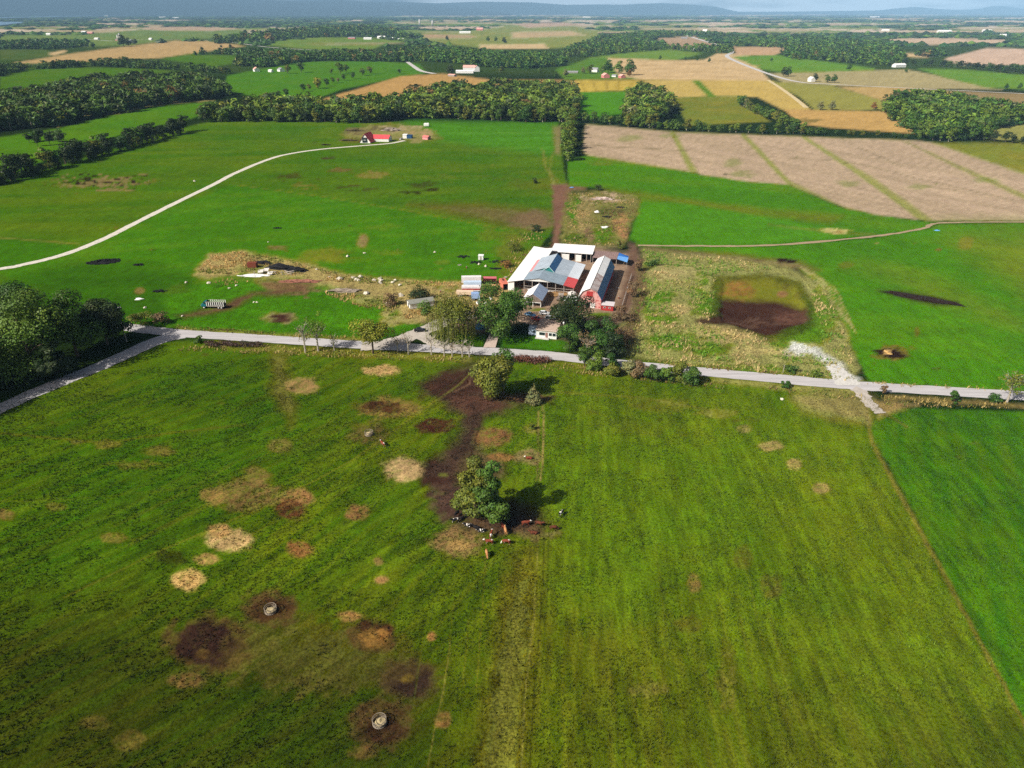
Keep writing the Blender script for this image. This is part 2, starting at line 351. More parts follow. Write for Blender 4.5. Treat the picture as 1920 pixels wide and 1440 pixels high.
# dirt lane up to the windbreak and the rough ground behind the barns
fieldp([(1035, 345), (1062, 345), (1072, 352), (1060, 400), (1052, 430), (1046, 462), (1034, 462), (1040, 428), (1036, 400)], A(126, 92, 72), 3, 2, tex=0.4)
fieldp([(1060, 345), (1100, 350), (1098, 356), (1064, 358)], A(124, 96, 70), 3, 2, tex=0.4)
track([(1018, 280), (1022, 310), (1040, 345)], 4, DRY, 0.5, 4, 2); track([(1035, 290), (1030, 320), (1045, 340)], 3, DRY, 0.4, 3, 2)
fieldp([(1036, 236), (1052, 236), (1052, 292), (1040, 290)], A(140, 122, 80), 4, 2, 0.8)
fieldp([(1064, 302), (1108, 290), (1180, 300), (1320, 328), (1480, 346), (1580, 390), (1720, 414), (1760, 418), (1740, 428), (1640, 442), (1440, 460), (1190, 462), (1200, 372), (1130, 352), (1066, 348)], A(74, 140, 14), 2, 1, streak=(-14, 120, 16, 0.5, A(104, 146, 30)))
fieldp([(1120, 352), (1200, 358), (1330, 380), (1500, 398), (1580, 404), (1560, 420), (1400, 400), (1240, 380), (1120, 362)], A(112, 130, 34), 6, 3, 0.85)
fieldp([(1198, 382), (1260, 380), (1380, 398), (1480, 416), (1580, 432), (1560, 446), (1440, 456), (1210, 460), (1180, 448)], A(62, 150, 20), 4, 2, streak=(-10, 80, 10, 0.4, A(92, 158, 40)))
fieldp([(1062, 362), (1130, 358), (1198, 366), (1196, 400), (1176, 440), (1168, 462), (1050, 464), (1052, 440)], SCRUB, 5, 5, 0.95, tex=1.8)
for a in ((1096, 410, 20, 34, A(150, 132, 84), .7), (1130, 372, 46, 5, A(186, 160, 130), .8), (1165, 425, 12, 22, A(176, 132, 86), .9), (1140, 395, 30, 6, A(60, 70, 30), .6), (1075, 395, 7, 30, A(76, 140, 20), .8), (1130, 440, 22, 16, A(84, 136, 26), .8), (1105, 440, 8, 14, A(120, 92, 70), .8), (1080, 448, 22, 8, A(70, 110, 24), .7)):
    blot(*a[:5], a[5], 0.9, speck=0.7)
blot(1570, 431, 26, 4.5, A(204, 190, 120), 0.9); track([(1440, 420), (1560, 436), (1640, 440)], 5, A(140, 130, 70), 0.5, 5, 2)
# mown strips of stubble
fieldp([(1095, 233), (1256, 247), (1500, 256), (1690, 262), (1760, 269), (2200, 385), (2200, 475), (1920, 414), (1740, 414), (1590, 392), (1480, 347), (1300, 324), (1104, 293), (1092, 286)], A(152, 148, 84), 2, 1)
STUB = (A(190, 165, 137), A(150, 132, 98))
for pts in ([(1097, 234), (1180, 240), (1256, 248), (1276, 288), (1292, 320), (1200, 306), (1106, 291), (1093, 285)],
            [(1266, 249), (1388, 253), (1430, 297), (1476, 346), (1400, 340), (1312, 327), (1290, 290)],
            [(1400, 253), (1502, 257), (1600, 320), (1722, 412), (1640, 402), (1580, 386), (1480, 338)],
            [(1512, 257), (1690, 263), (1800, 318), (1925, 376), (2200, 440), (2200, 470), (1920, 413), (1750, 412), (1640, 335)],
            [(1692, 262), (1750, 268), (1920, 322), (2200, 390), (2200, 430), (1930, 368), (1810, 315)]):
    fieldp(pts, STUB[0], 2, 1.2, tex=0.7, streak=(-58, 140, 4.0, 0.4, STUB[1]))
for pts in ([(1258, 248), (1300, 322)], [(1394, 252), (1480, 345)], [(1506, 257), (1735, 412)]): track(pts, 4, A(140, 146, 66), 0.8, 3, 1.5)
for pts in ([(1575, 260), (1690, 312)], [(1690, 263), (1925, 372)], [(1600, 305), (1700, 330), (1780, 348), (1900, 375)], [(1100, 272), (1290, 283)], [(1480, 297), (1560, 300)]): track(pts, 1.8, A(124, 112, 76), 0.6, 2, 1)
for a in ((1180, 258, 20, 6), (1375, 305, 16, 8), (1850, 338, 26, 6), (1720, 350, 24, 5), (1250, 255, 30, 3), (1130, 306, 30, 4), (1590, 345, 20, 5), (1390, 325, 22, 5)): blot(*a, A(120, 134, 50), 0.55, 1.0)
fieldp([(1750, 268), (1930, 268), (2300, 300), (2300, 385), (1920, 326)], A(140, 146, 62), 3, 2)
# pasture on the right
fieldp([(1230, 462), (1440, 462), (1640, 446), (1745, 428), (1760, 420), (1930, 418), (2500, 480), (2500, 800), (1920, 738), (1630, 716), (1590, 640), (1550, 545), (1490, 498), (1340, 478)], A(70, 142, 12), 2, 1.5, streak=(-24, 90, 18, 0.5, A(98, 146, 24)))
fieldp([(1760, 428), (1930, 424), (2300, 470), (2300, 620), (1960, 590), (1880, 520), (1800, 470)], A(120, 142, 40), 30, 10, 0.75)
fieldp([(1600, 480), (1700, 500), (1920, 590), (1920, 620), (1740, 560), (1580, 500)], A(116, 150, 44), 16, 8, 0.6)
fieldp([(1215, 464), (1340, 474), (1500, 490), (1540, 508), (1500, 506), (1330, 484), (1210, 470)], A(126, 104, 70), 6, 3, 0.9)
for a in ((1672, 662, 34, 13, RUST, .7), (1672, 662, 26, 9, MUD2, 1), (1664, 660, 8, 5, STRAW, .9), (1476, 489, 19, 5, MUD2, 1), (1585, 496, 16, 6, A(130, 130, 50), .6), (1720, 622, 5, 10, A(120, 110, 50), .7), (1760, 468, 5, 3, RUST, .8), (1575, 435, 9, 3, A(150, 120, 60), .6), (1810, 455, 14, 12, A(150, 140, 66), .5)): blot(*a[:5], a[5], 0.5)
fieldp([(1646, 544), (1690, 545), (1745, 553), (1798, 566), (1802, 574), (1750, 574), (1700, 561)], A(96, 110, 40), 8, 2, 0.8)
fieldp([(1650, 546), (1690, 547), (1745, 555), (1796, 567), (1798, 572), (1752, 571), (1705, 560)], MUD2, 3, 1.5)
# reed bed and the muck pit in it
fieldp([(1205, 466), (1340, 480), (1480, 500), (1545, 535), (1585, 610), (1612, 690), (1600, 716), (1450, 704), (1300, 692), (1160, 664), (1150, 640), (1190, 560)], A(144, 142, 80), 5, 4, tex=1.8)
for a in ((1230, 556, 26, 9, .9), (1245, 600, 30, 10, .8), (1320, 570, 26, 16, .85), (1270, 640, 50, 14, .9), (1330, 655, 40, 12, .8), (1315, 535, 6, 20, .8), (1215, 590, 12, 18, .6), (1360, 590, 18, 9, .8), (1500, 630, 46, 28, .95), (1540, 600, 22, 34, .8), (1225, 498, 16, 8, .6), (1400, 690, 80, 6, .7), (1540, 560, 12, 30, .7)): blot(*a[:4], A(86, 138, 24), a[4], 0.9, 16, tex=1.8)
for a in ((1370, 625, 70, 14, A(176, 156, 100), .8), (1265, 580, 34, 8, A(172, 150, 98), .6), (1430, 660, 60, 10, A(186, 168, 106), .7), (1260, 510, 40, 14, A(176, 160, 108), .6)): blot(*a[:5], a[5], 0.9, 12)
fieldp([(1338, 518), (1440, 513), (1500, 528), (1530, 580), (1526, 612), (1470, 640), (1430, 638), (1380, 614), (1330, 602), (1334, 560)], A(74, 96, 26), 6, 3, 0.9)
fieldp([(1352, 524), (1440, 521), (1490, 538), (1514, 575), (1512, 606), (1470, 618), (1436, 630), (1400, 618), (1350, 606), (1308, 602), (1348, 590)], A(66, 42, 32), 6, 6, tex=0.6)
fieldp([(1352, 524), (1440, 521), (1492, 539), (1514, 575), (1500, 578), (1455, 560), (1400, 562), (1352, 556)], A(122, 122, 28), 7, 7, .95, tex=0.7)
blot(1382, 541, 32, 15, A(146, 108, 50), 0.85, 0.8, 12, speck=.8); blot(1430, 600, 70, 9, A(104, 78, 62), .6, 1.0, 14, speck=1.0); blot(1440, 622, 34, 8, A(70, 42, 32), .9, .8, 10); blot(1330, 604, 26, 5, A(70, 46, 36), .9, .8, 6); blot(1450, 545, 40, 10, A(112, 118, 30), .6, 1.0, 10, speck=1.0); blot(1467, 547, 10, 6, A(150, 110, 70), .9); blot(1480, 590, 30, 12, A(110, 76, 60), .6, 1.0, speck=.7)
track([(1604, 716), (1572, 692), (1548, 672), (1520, 655), (1484, 648)], 15, A(222, 220, 212), 0.85, 12, 7); blot(1505, 656, 30, 8, A(220, 218, 210), .8, 1.0, 8, speck=1.2)
for q in range(6): track([(1500 + q * 5, 500 + q * 2), (1545 + q * 5, 545), (1585 + q * 4, 600 + q * 5)], 2.2, A(176, 160, 106), .7, 2, 2)
# the farmyard, the junk ground west of it
fieldp([(840, 610), (870, 575), (950, 545), (1000, 470), (1120, 462), (1200, 478), (1205, 540), (1180, 590), (1150, 610), (1090, 608), (1060, 640), (980, 600), (900, 625)], A(158, 132, 108), 6, 5, tex=0.7)
fieldp([(1180, 455), (1196, 458), (1200, 500), (1190, 560), (1172, 600), (1150, 604), (1160, 570), (1176, 510)], A(116, 90, 72), 5, 3, tex=0.5)
fieldp([(1196, 500), (1212, 500), (1212, 560), (1200, 610), (1180, 660), (1150, 650), (1180, 590)], A(112, 98, 62), 5, 4, tex=1.8)
fieldp([(940, 640), (950, 625), (1010, 632), (1060, 640), (1075, 656), (1030, 658), (940, 652)], A(64, 128, 14), 4, 2)
fieldp([(845, 648), (860, 628), (912, 628), (904, 648)], A(80, 128, 24), 4, 2)
blot(1125, 590, 22, 7, A(90, 132, 26), .9); blot(1008, 582, 14, 4, A(110, 130, 40), .8)
fieldp([(362, 512), (395, 475), (450, 470), (560, 490), (650, 515), (760, 525), (870, 528), (960, 530), (960, 560), (820, 600), (740, 590), (600, 545), (420, 535), (372, 520)], A(168, 148, 92), 5, 5, 0.95, tex=1.8)
fieldp([(300, 560), (420, 520), (560, 525), (700, 560), (800, 612), (700, 640), (480, 628), (330, 618)], A(62, 134, 14), 8, 6, 0.95, tex=1.5)
fieldp([(325, 592), (400, 575), (470, 548), (560, 534), (590, 540), (560, 552), (480, 556), (440, 580), (350, 598)], A(104, 74, 54), 6, 4, 0.95)
fieldp([(480, 528), (540, 526), (590, 530), (585, 540), (540, 545), (500, 545)], A(124, 92, 64), 5, 4, 0.9)
for a in ((525, 595, 34, 10, A(160, 140, 96), .8), (527, 594, 26, 8, MUD, 1), (570, 547, 36, 5, A(130, 98, 72), .8), (660, 545, 40, 8, A(124, 112, 72), .8), (690, 560, 40, 10, DRY, .7), (760, 595, 50, 12, A(170, 150, 96), .8), (440, 520, 40, 6, A(84, 130, 30), .7), (800, 530, 90, 5, A(84, 130, 30), .5), (470, 505, 30, 8, A(100, 120, 40), .6), (640, 600, 60, 8, A(84, 146, 24), .7), (330, 545, 30, 8, A(90, 120, 34), .6), (262, 546, 9, 6, A(130, 104, 60), .8), (940, 440, 50, 10, A(110, 126, 40), .6), (960, 480, 30, 40, A(120, 124, 50), .7), (1005, 440, 26, 8, A(70, 116, 22), .9)): blot(*a[:5], a[5], 0.8, tex=1.5)
fieldp([(690, 232), (760, 236), (806, 244), (812, 252), (830, 260), (800, 264), (740, 262), (660, 262), (640, 252)], A(140, 134, 74), 4, 4, 0.9)
for a in ((745, 240, 46, 5, A(170, 150, 110), .9), (790, 250, 26, 6, A(176, 148, 104), .8), (668, 246, 24, 5, A(120, 104, 70), .8), (720, 243, 26, 4, A(96, 84, 56), .8), (660, 262, 22, 4, A(100, 112, 50), .7), (770, 262, 30, 4, A(150, 136, 86), .7)): blot(*a[:5], a[5], .8, speck=.6)
# grass verges along the road
fieldp([(330, 612), (480, 622), (600, 631), (700, 634), (700, 644), (480, 632), (330, 624)], A(150, 142, 74), 4, 3, 0.8, tex=1.6)
fieldp([(1180, 676), (1330, 688), (1600, 712), (1640, 718), (1920, 732), (1920, 742), (1330, 698), (1180, 684)], A(116, 136, 48), 4, 3, 0.8, tex=1.6)
# the foreground pasture
fieldp([(-400, 800), (0, 768), (110, 724), (300, 640), (420, 640), (600, 652), (900, 668), (1080, 680), (1330, 706), (1600, 730), (1640, 750), (1650, 860), (1940, 1350), (2200, 1800), (-900, 1800)], A(102, 126, 24), 3, 1.5, streak=(62, 30, 1.6, 0.7, A(66, 104, 10)))
fieldp([(-800, 900), (0, 770), (300, 660), (520, 665), (640, 760), (560, 900), (420, 1050), (-100, 1150), (-800, 1200)], A(62, 106, 8), 60, 25, 0.8, streak=(43, 26, 1.4, 0.6, A(92, 118, 28)))
fieldp([(-800, 1150), (300, 1130), (760, 1160), (880, 1300), (820, 1600), (-800, 1700)], A(58, 76, 13), 90, 30, 0.9, streak=(42, 22, 1.3, 0.6, A(78, 76, 28)))
fieldp([(1040, 720), (1300, 740), (1560, 790), (1620, 860), (1900, 1350), (2000, 1600), (1060, 1600), (1030, 1000)], A(116, 140, 26), 90, 30, 0.85, streak=(84, 24, 1.8, 0.45, A(92, 130, 14)))
fieldp([(1060, 840), (1500, 900), (1650, 1150), (1400, 1250), (1060, 1200)], A(92, 124, 18), 120, 50, 0.5)
fieldp([(1000, 1150), (1600, 1240), (1900, 1360), (2000, 1600), (1000, 1600)], A(92, 104, 18), 100, 50, 0.7, streak=(88, 14, 1.2, 0.55, A(126, 118, 44)))
fieldp([(1630, 800), (1650, 772), (1700, 764), (1930, 772), (2400, 800), (2600, 1700), (2100, 1700), (1915, 1345)], A(68, 124, 8), 3, 1.2, tex=0.8, streak=(65, 40, 1.6, 0.5, A(98, 140, 18)))
track([(1622, 745), (1634, 830), (1720, 985), (1912, 1340), (1985, 1480)], 7, A(122, 112, 42), 0.9, 5, 1.5)
fieldp([(1485, 738), (1600, 734), (1640, 750), (1630, 795), (1570, 785), (1500, 768)], A(150, 134, 80), 12, 6, 0.85)
fieldp([(1640, 752), (1720, 758), (1690, 766), (1648, 785)], A(176, 150, 90), 6, 4, 0.9)
track([(1340, 712), (1500, 728), (1620, 735)], 12, A(150, 142, 76), 0.8, 8, 4); track([(1660, 745), (1800, 752), (1930, 762)], 9, A(140, 120, 66), 0.8, 6, 4)
track([(400, 645), (560, 656), (700, 664), (880, 672)], 14, A(132, 132, 52), 0.8, 8, 4, tex=1.6); track([(960, 672), (1080, 684), (1200, 700), (1340, 715)], 12, A(120, 128, 44), 0.7, 9, 4, tex=1.6)
fieldp([(505, 660), (540, 660), (540, 700), (560, 760), (545, 800), (505, 740), (510, 700)], A(112, 104, 44), 12, 5, 0.8, tex=1.6)
# bare and trampled earth
fieldp([(900, 668), (918, 672), (905, 700), (930, 745), (1000, 750), (960, 765), (900, 785), (885, 810), (862, 850), (845, 865), (835, 850), (868, 800), (872, 775), (830, 760), (795, 738), (812, 712), (850, 690)], A(78, 58, 45), 14, 10, 1.0, tex=0.8)
blot(848, 722, 52, 25, A(70, 46, 35), .95, .8, 12, tex=.8); blot(900, 760, 60, 16, A(92, 62, 48), .85, .9, 12, tex=.7); blot(822, 890, 40, 32, A(62, 38, 29), 1.0, .8, 8, tex=.7); blot(856, 940, 52, 40, A(84, 62, 50), 1.0, .8, 14, tex=.8)
blot(890, 870, 60, 36, A(92, 68, 50), .85, .9, 14); blot(940, 985, 90, 16, A(92, 68, 50), .95, .8, 8, tex=.7); blot(960, 965, 56, 24, A(70, 52, 40), .9, .9, 8); blot(1010, 1000, 40, 10, A(116, 92, 60), .7); blot(985, 745, 48, 12, A(100, 70, 52), .9, .8, 8)
fieldp([(884, 760), (915, 770), (900, 805), (884, 850), (860, 880), (800, 900), (790, 880), (840, 850), (866, 805)], A(70, 52, 41), 12, 8, .95, tex=.8)
for a in ((712, 694, 36, 9, STRAW, .95), (566, 722, 30, 16, A(168, 136, 84), .85), (755, 880, 35, 24, A(196, 164, 112), .95), (428, 1013, 42, 20, A(196, 164, 108), .95), (410, 995, 22, 12, A(190, 148, 90), .8), (353, 1087, 29, 18, A(198, 162, 98), .95), (390, 1048, 24, 10, A(170, 130, 78), .8),
          (561, 1030, 25, 15, A(140, 96, 52), .9), (672, 961, 23, 15, A(140, 102, 60), .9), (556, 934, 30, 18, A(168, 124, 74), .85), (545, 955, 30, 18, A(104, 66, 36), .95), (462, 925, 60, 30, A(130, 98, 58), .7), (400, 930, 25, 14, A(150, 116, 64), .7), (480, 890, 26, 14, A(140, 108, 60), .6),
          (730, 765, 56, 20, A(148, 114, 62), .7), (716, 764, 40, 12, A(78, 50, 28), .9), (818, 798, 38, 14, A(72, 40, 26), .95), (692, 812, 38, 20, A(104, 80, 46), .7), (925, 820, 32, 19, A(130, 92, 56), .85), (942, 858, 24, 8, A(142, 104, 58), .85), (992, 855, 24, 15, A(146, 124, 80), .8), (998, 803, 18, 9, A(140, 124, 64), .6),
          (855, 1018, 46, 28, A(140, 112, 68), .9), (862, 1022, 20, 10, A(180, 146, 84), .8), (392, 1206, 78, 54, A(82, 60, 30), .75), (390, 1206, 60, 41, A(54, 36, 28), 1), (380, 1225, 14, 9, A(100, 78, 36), .8), (350, 1275, 32, 15, A(122, 96, 50), .8),
          (694, 1190, 48, 30, A(70, 46, 26), 1), (702, 1196, 29, 19, A(156, 112, 54), .95), (655, 1155, 24, 9, A(170, 128, 72), .8), (762, 1273, 58, 42, A(84, 64, 38), .75), (762, 1273, 47, 30, A(58, 42, 33), 1), (762, 1272, 13, 9, A(112, 92, 36), .9),
          (507, 1140, 56, 36, A(84, 64, 33), .85), (507, 1142, 40, 20, A(72, 46, 28), .7), (712, 1358, 60, 46, A(84, 64, 34), .85), (715, 1368, 40, 24, A(58, 37, 24), .75), (832, 1350, 15, 16, A(140, 104, 54), .8), (680, 1410, 30, 14, A(110, 78, 44), .5), (810, 1194, 9, 9, A(150, 108, 58), .8), (715, 1086, 12, 8, A(168, 128, 76), .8), (710, 1052, 10, 8, A(150, 118, 70), .7),
          (600, 1235, 190, 70, A(92, 78, 34), .5), (240, 1385, 34, 20, A(104, 86, 36), .6), (180, 1355, 26, 14, A(104, 88, 36), .5), (200, 833, 24, 9, A(124, 104, 44), .6), (105, 950, 20, 8, A(120, 104, 46), .5), (218, 1008, 26, 10, A(130, 106, 50), .6), (300, 846, 30, 9, A(124, 104, 48), .6), (525, 835, 22, 14, A(130, 110, 56), .6), (320, 1045, 30, 14, A(60, 50, 22), .6), (10, 965, 18, 10, A(140, 104, 60), .6), (250, 870, 60, 8, A(124, 110, 44), .5),
          (1445, 836, 22, 9, A(172, 146, 90), .75), (1490, 870, 14, 11, A(160, 136, 80), .7), (1540, 915, 16, 11, A(160, 132, 80), .7), (1395, 804, 16, 7, A(160, 140, 84), .6), (1340, 775, 40, 8, A(150, 138, 74), .5), (1302, 1092, 12, 18, A(160, 126, 66), .65), (1445, 1100, 22, 24, A(108, 84, 46), .45), (1395, 1045, 18, 22, A(112, 92, 48), .4), (1290, 1170, 24, 18, A(104, 84, 44), .4), (1240, 760, 60, 12, A(130, 126, 50), .5), (1180, 800, 90, 14, A(112, 126, 36), .4), (1360, 1270, 14, 60, A(120, 108, 40), .5), (1220, 1290, 40, 14, A(112, 92, 44), .4)):
    dk = sum(a[4]) < 0.20; blot(*a[:5], a[5], 0.45 if dk else 0.6, 0.16 * max(a[2], a[3]), 0.8 if a[5] > .7 else None, 0.25 if dk else 0.5)
fieldp([(968, 1030), (1012, 1020), (1004, 1150), (992, 1300), (985, 1460), (890, 1460), (915, 1300), (938, 1180), (952, 1100)], A(124, 112, 44), 26, 10, 0.6, tex=1.8)
fieldp([(950, 1090), (970, 1080), (962, 1250), (940, 1360), (915, 1460), (880, 1460), (905, 1340), (935, 1200)], A(76, 68, 28), 16, 8, 0.45, tex=2.2)
for pts, wd, c, o in (([(1018, 760), (1019, 830), (1014, 900)], 3, A(150, 124, 76), .8), ([(1009, 770), (1010, 840), (1006, 900)], 2.5, A(150, 124, 76), .6), ([(1021, 985), (1018, 1080), (1010, 1200), (1000, 1320), (992, 1450)], 2.5, A(60, 66, 20), .7), ([(1030, 985), (1027, 1090), (1020, 1200), (1008, 1340), (1004, 1450)], 2.5, A(56, 70, 16), .5), ([(1008, 1000), (1002, 1150), (985, 1300), (976, 1450)], 2, A(150, 130, 64), .5),
                     ([(892, 690), (860, 722), (800, 762), (740, 806), (661, 862), (540, 928), (400, 990), (300, 1032), (120, 1120)], 2.6, A(132, 132, 52), .6), ([(884, 688), (850, 718), (790, 757), (730, 800), (650, 855), (530, 915), (400, 975), (280, 1020)], 2.2, A(56, 62, 18), .45), ([(888, 690), (880, 720), (850, 735)], 3, A(140, 110, 84), .6), ([(905, 780), (880, 860)], 2.5, A(52, 33, 24), .8), ([(892, 780), (868, 858)], 2.5, A(52, 33, 24), .7),
                     ([(830, 1080), (795, 1160), (780, 1240)], 2.2, A(44, 56, 14), .6), ([(845, 1200), (832, 1290), (815, 1370), (800, 1450)], 2, A(140, 122, 60), .5), ([(1050, 735), (1200, 745), (1330, 768)], 4, A(140, 136, 66), .45), ([(1060, 750), (1160, 790), (1260, 830)], 3, A(120, 134, 50), .4), ([(0, 940), (140, 935), (300, 920), (460, 900)], 2.5, A(100, 112, 34), .5), ([(0, 812), (200, 830), (330, 810), (460, 796)], 4, A(112, 108, 40), .5),
                     ([(1625, 742), (1660, 775), (1700, 800)], 4, A(130, 116, 70), .6), ([(0, 1190), (120, 1120), (220, 1065), (330, 1010)], 2.4, A(60, 66, 20), .4)):
    track(pts, wd, c, o, 2, 0.8)
rng = random.Random(12)
for k in range(26):                                           # wheel lines and mowing lines across the pasture
    x = rng.uniform(-100, 620); y = 780 + (620 - x) * 0.47 + rng.uniform(-140, 170); L_ = rng.uniform(120, 300)
    track([(x, y), (x + L_ * .55, y - L_ * .27), (x + L_, y - L_ * .52)], rng.uniform(1.6, 2.6), rng.choice([A(124, 126, 50), A(46, 56, 14), A(104, 112, 36)]), rng.uniform(.25, .55), 2, 1.2)
for k in range(22):
    x = rng.uniform(760, 1500); y = rng.uniform(960, 1250); L_ = rng.uniform(100, 260); sl = (x - 1030) * 0.0006
    track([(x, y), (x + sl * L_ * .5, y + L_ * .5), (x + sl * L_, y + L_)], rng.uniform(1.6, 2.4), rng.choice([A(130, 126, 54), A(60, 72, 16), A(112, 118, 40)]), rng.uniform(.25, .5), 2, 1.0)
for k in range(90):                                           # dung, thistles and bare specks
    x, y = rng.uniform(20, 1880), rng.uniform(250, 900); q = 0.5 + (y - 200) / 500
    if 1050 < x < 1600 and 340 < y < 720: continue
    blot(x, y, q * rng.uniform(2, 7), q * rng.uniform(.8, 2.2), rng.choice([A(60, 66, 22), A(140, 130, 70), A(112, 116, 44), A(84, 74, 40)]), rng.uniform(.3, .75), .8)
# broad mottling of the whole land
mott = fbm(GX / 38, GY / 38, 91, 4); mott2 = fbm(GX / 11, GY / 11, 93, 3); m3 = fbm(GX / 3.2, GY / 3.2, 97, 2)
near = np.clip((1200 - GY) / 900, 0, 1)
def _str(deg, al, ac, seed):
    a = rad(deg); return fbm((GX * math.cos(a) + GY * math.sin(a)) / al, (-GX * math.sin(a) + GY * math.cos(a)) / ac, seed, 2)
sb = np.clip(0.5 + (GX + 6) / 30, 0, 1); strk = (_str(43, 9, 0.9, 301) * (1 - sb) + _str(87, 9, 0.9, 305) * sb) * np.clip((330 - GY) / 160, 0, 1)
gc *= (1 + 0.11 * mott + 0.14 * mott2 * near + 0.20 * m3 + 0.55 * strk * np.clip((420 - GY) / 300, 0, 1))[:, None]
hue = np.clip(fbm(GX / 26, GY / 26, 95, 4) * 1.3, -1, 1)[:, None]; green = gc[:, 1:2] > gc[:, 0:1] * 1.08
gc *= 0.84 * (1 + hue * np.array([0.22, 0.03, 0.0]) * green); gc *= np.where(green, np.array([[0.86, 0.80, 0.45]]), 1.0); gc[:, 0] = np.where(green[:, 0], np.maximum(gc[:, 0], 0.315 * gc[:, 1]), gc[:, 0]); gc = np.clip(gc, 0.002, 0.85)
_d, _in = _edge_dist(PX, PY, [(1352, 524), (1440, 521), (1490, 538), (1514, 575), (1512, 606), (1470, 618), (1436, 630), (1400, 618), (1352, 604), (1346, 590)])
GZ = -1.0 * np.where(_in, np.clip(_d / 8 + 0.5 * fbm(GX / 4, GY / 4, 71, 3), 0, 1) * np.clip(_d / 3, 0, 1), 0) - 0.10 * vnoise(GX / 0.7, GY / 0.7, 3) * np.clip((330 - GY) / 150, 0, 1) - 0.01
nr, ncol = gshape
idx = np.arange(nr * ncol).reshape(nr, ncol)
quads = np.stack([idx[:-1, :-1], idx[:-1, 1:], idx[1:, 1:], idx[1:, :-1]], -1).reshape(-1, 4)
V = np.stack([GX, GY, GZ], 1); nb = len(V)
B = 34000.0
V = np.concatenate([V, [(-B, -3000, -4.0), (B, -3000, -4.0), (B, B, -4.0), (-B, B, -4.0)]])
quads = np.concatenate([quads, [[nb, nb + 1, nb + 2, nb + 3]]])
gcol = np.concatenate([np.concatenate([gc, gt[:, None]], 1), np.tile([*A(84, 110, 30), 1.0], (4, 1))])
m, t, p = nodes_of('land_cover'); MATS['land_cover'] = m
at_n = t.nodes.new('ShaderNodeAttribute'); at_n.attribute_name = 'cover'
n1 = noise_node(t, 1.9, 4, 0.75); n2 = noise_node(t, 0.35, 4, 0.7); n3 = noise_node(t, 0.5, 5, 0.7, 'Object', (1.0, 0.22, 1.0, rad(-20)))
def mth(op, a, b):
    q = t.nodes.new('ShaderNodeMath'); q.operation = op
    for k, v in ((0, a), (1, b)):
        if isinstance(v, (int, float)): q.inputs[k].default_value = v
        else: t.links.new(v, q.inputs[k])
    return q.outputs[0]
s1 = mth('SUBTRACT', n1.outputs[0], 0.5); s2 = mth('SUBTRACT', n2.outputs[0], 0.5); s3 = mth('SUBTRACT', n3.outputs[0], 0.5)
sm = mth('ADD', mth('ADD', mth('MULTIPLY', s1, 2.9), mth('MULTIPLY', s2, 0.8)), mth('MULTIPLY', s3, 0.8))
val = mth('MAXIMUM', mth('ADD', 1.0, mth('MULTIPLY', sm, at_n.outputs['Alpha'])), 0.25)
hs = t.nodes.new('ShaderNodeHueSaturation'); t.links.new(at_n.outputs['Color'], hs.inputs['Color']); t.links.new(val, hs.inputs['Value'])
t.links.new(mth('ADD', 0.5, mth('MULTIPLY', s2, 0.05)), hs.inputs['Hue'])
t.links.new(hs.outputs[0], p.inputs['Base Color']); p.inputs['Roughness'].default_value = 0.95; p.inputs['Specular IOR Level'].default_value = 0.0
bp = t.nodes.new('ShaderNodeBump'); bp.inputs['Strength'].default_value = 0.8; bp.inputs['Distance'].default_value = 0.22
t.links.new(n1.outputs[0], bp.inputs['Height']); t.links.new(bp.outputs[0], p.inputs['Normal'])
ground = link('ground', np_mesh('ground', V, 4, quads, m, {'cover': gcol}, True)); tag(ground, kind='structure')

# ------------------------------------------------------------------ roads
def smooth_line(P, n=6):
    P = [Vector((*p, 0)) for p in P]; out = []
    for i in range(len(P) - 1):
        a = P[max(i - 1, 0)]; b = P[i]; c = P[i + 1]; d = P[min(i + 2, len(P) - 1)]
        for k in range(n):
            u = k / n; out.append(0.5 * ((2 * b) + (c - a) * u + (2 * a - 5 * b + 4 * c - d) * u * u + (3 * b - a - 3 * c + d) * u ** 3))
    return out + [P[-1]]
def road(name, pix, width, m, z=0.02, n=8, rag=0.25, crown=0.05):
    L = smooth_line([at(*p) for p in pix], n); vs_ = []; r = random.Random(len(L)); ws = width if isinstance(width, list) else [width, width]
    for i, q in enumerate(L):
        d = (L[min(i + 1, len(L) - 1)] - L[max(i - 1, 0)]).normalized(); nn = Vector((-d.y, d.x, 0)); wd = ws[0] + (ws[1] - ws[0]) * i / (len(L) - 1)
        for k, o in enumerate((-.5, -.25, 0, .25, .5)):
            off = o * wd + (r.uniform(-rag, rag) if k in (0, 4) else 0); e = q + nn * off
            vs_.append((e.x, e.y, z + crown * (1 - abs(o) * 2)))
    fs = [(i * 5 + k, i * 5 + k + 1, i * 5 + 5 + k + 1, i * 5 + 5 + k) for i in range(len(L) - 1) for k in range(4)]
    mb = MB(); mb.add(vs_, fs); return tag(mb.build(name, m), kind='structure')
M_ROAD = mat('worn_asphalt', A(188, 183, 182), 0.9, 0.16, 0.5, bump=0.1, stretch=(0.12, 1.6, 1, 0.07))
M_GRAVEL = mat('pale_gravel', A(212, 204, 190), 0.95, 0.22, 0.6, bump=0.2)
M_DRIVE = mat('dusty_drive', A(186, 176, 164), 0.95, 0.16, 0.5, bump=0.2)
M_TRACK = mat('dirt_track', A(164, 142, 112), 0.95, 0.2, 0.6, bump=0.2)
road('road', [(-520, 580), (-200, 592), (0, 601), (120, 606), (230, 613), (310, 622), (400, 629), (480, 634), (600, 642), (700, 648), (820, 654), (900, 658), (1000, 664), (1080, 672), (1200, 686), (1330, 698), (1450, 709), (1570, 720), (1700, 729), (1920, 742), (2200, 757), (2600, 772)], 6.2, M_ROAD, 0.03)
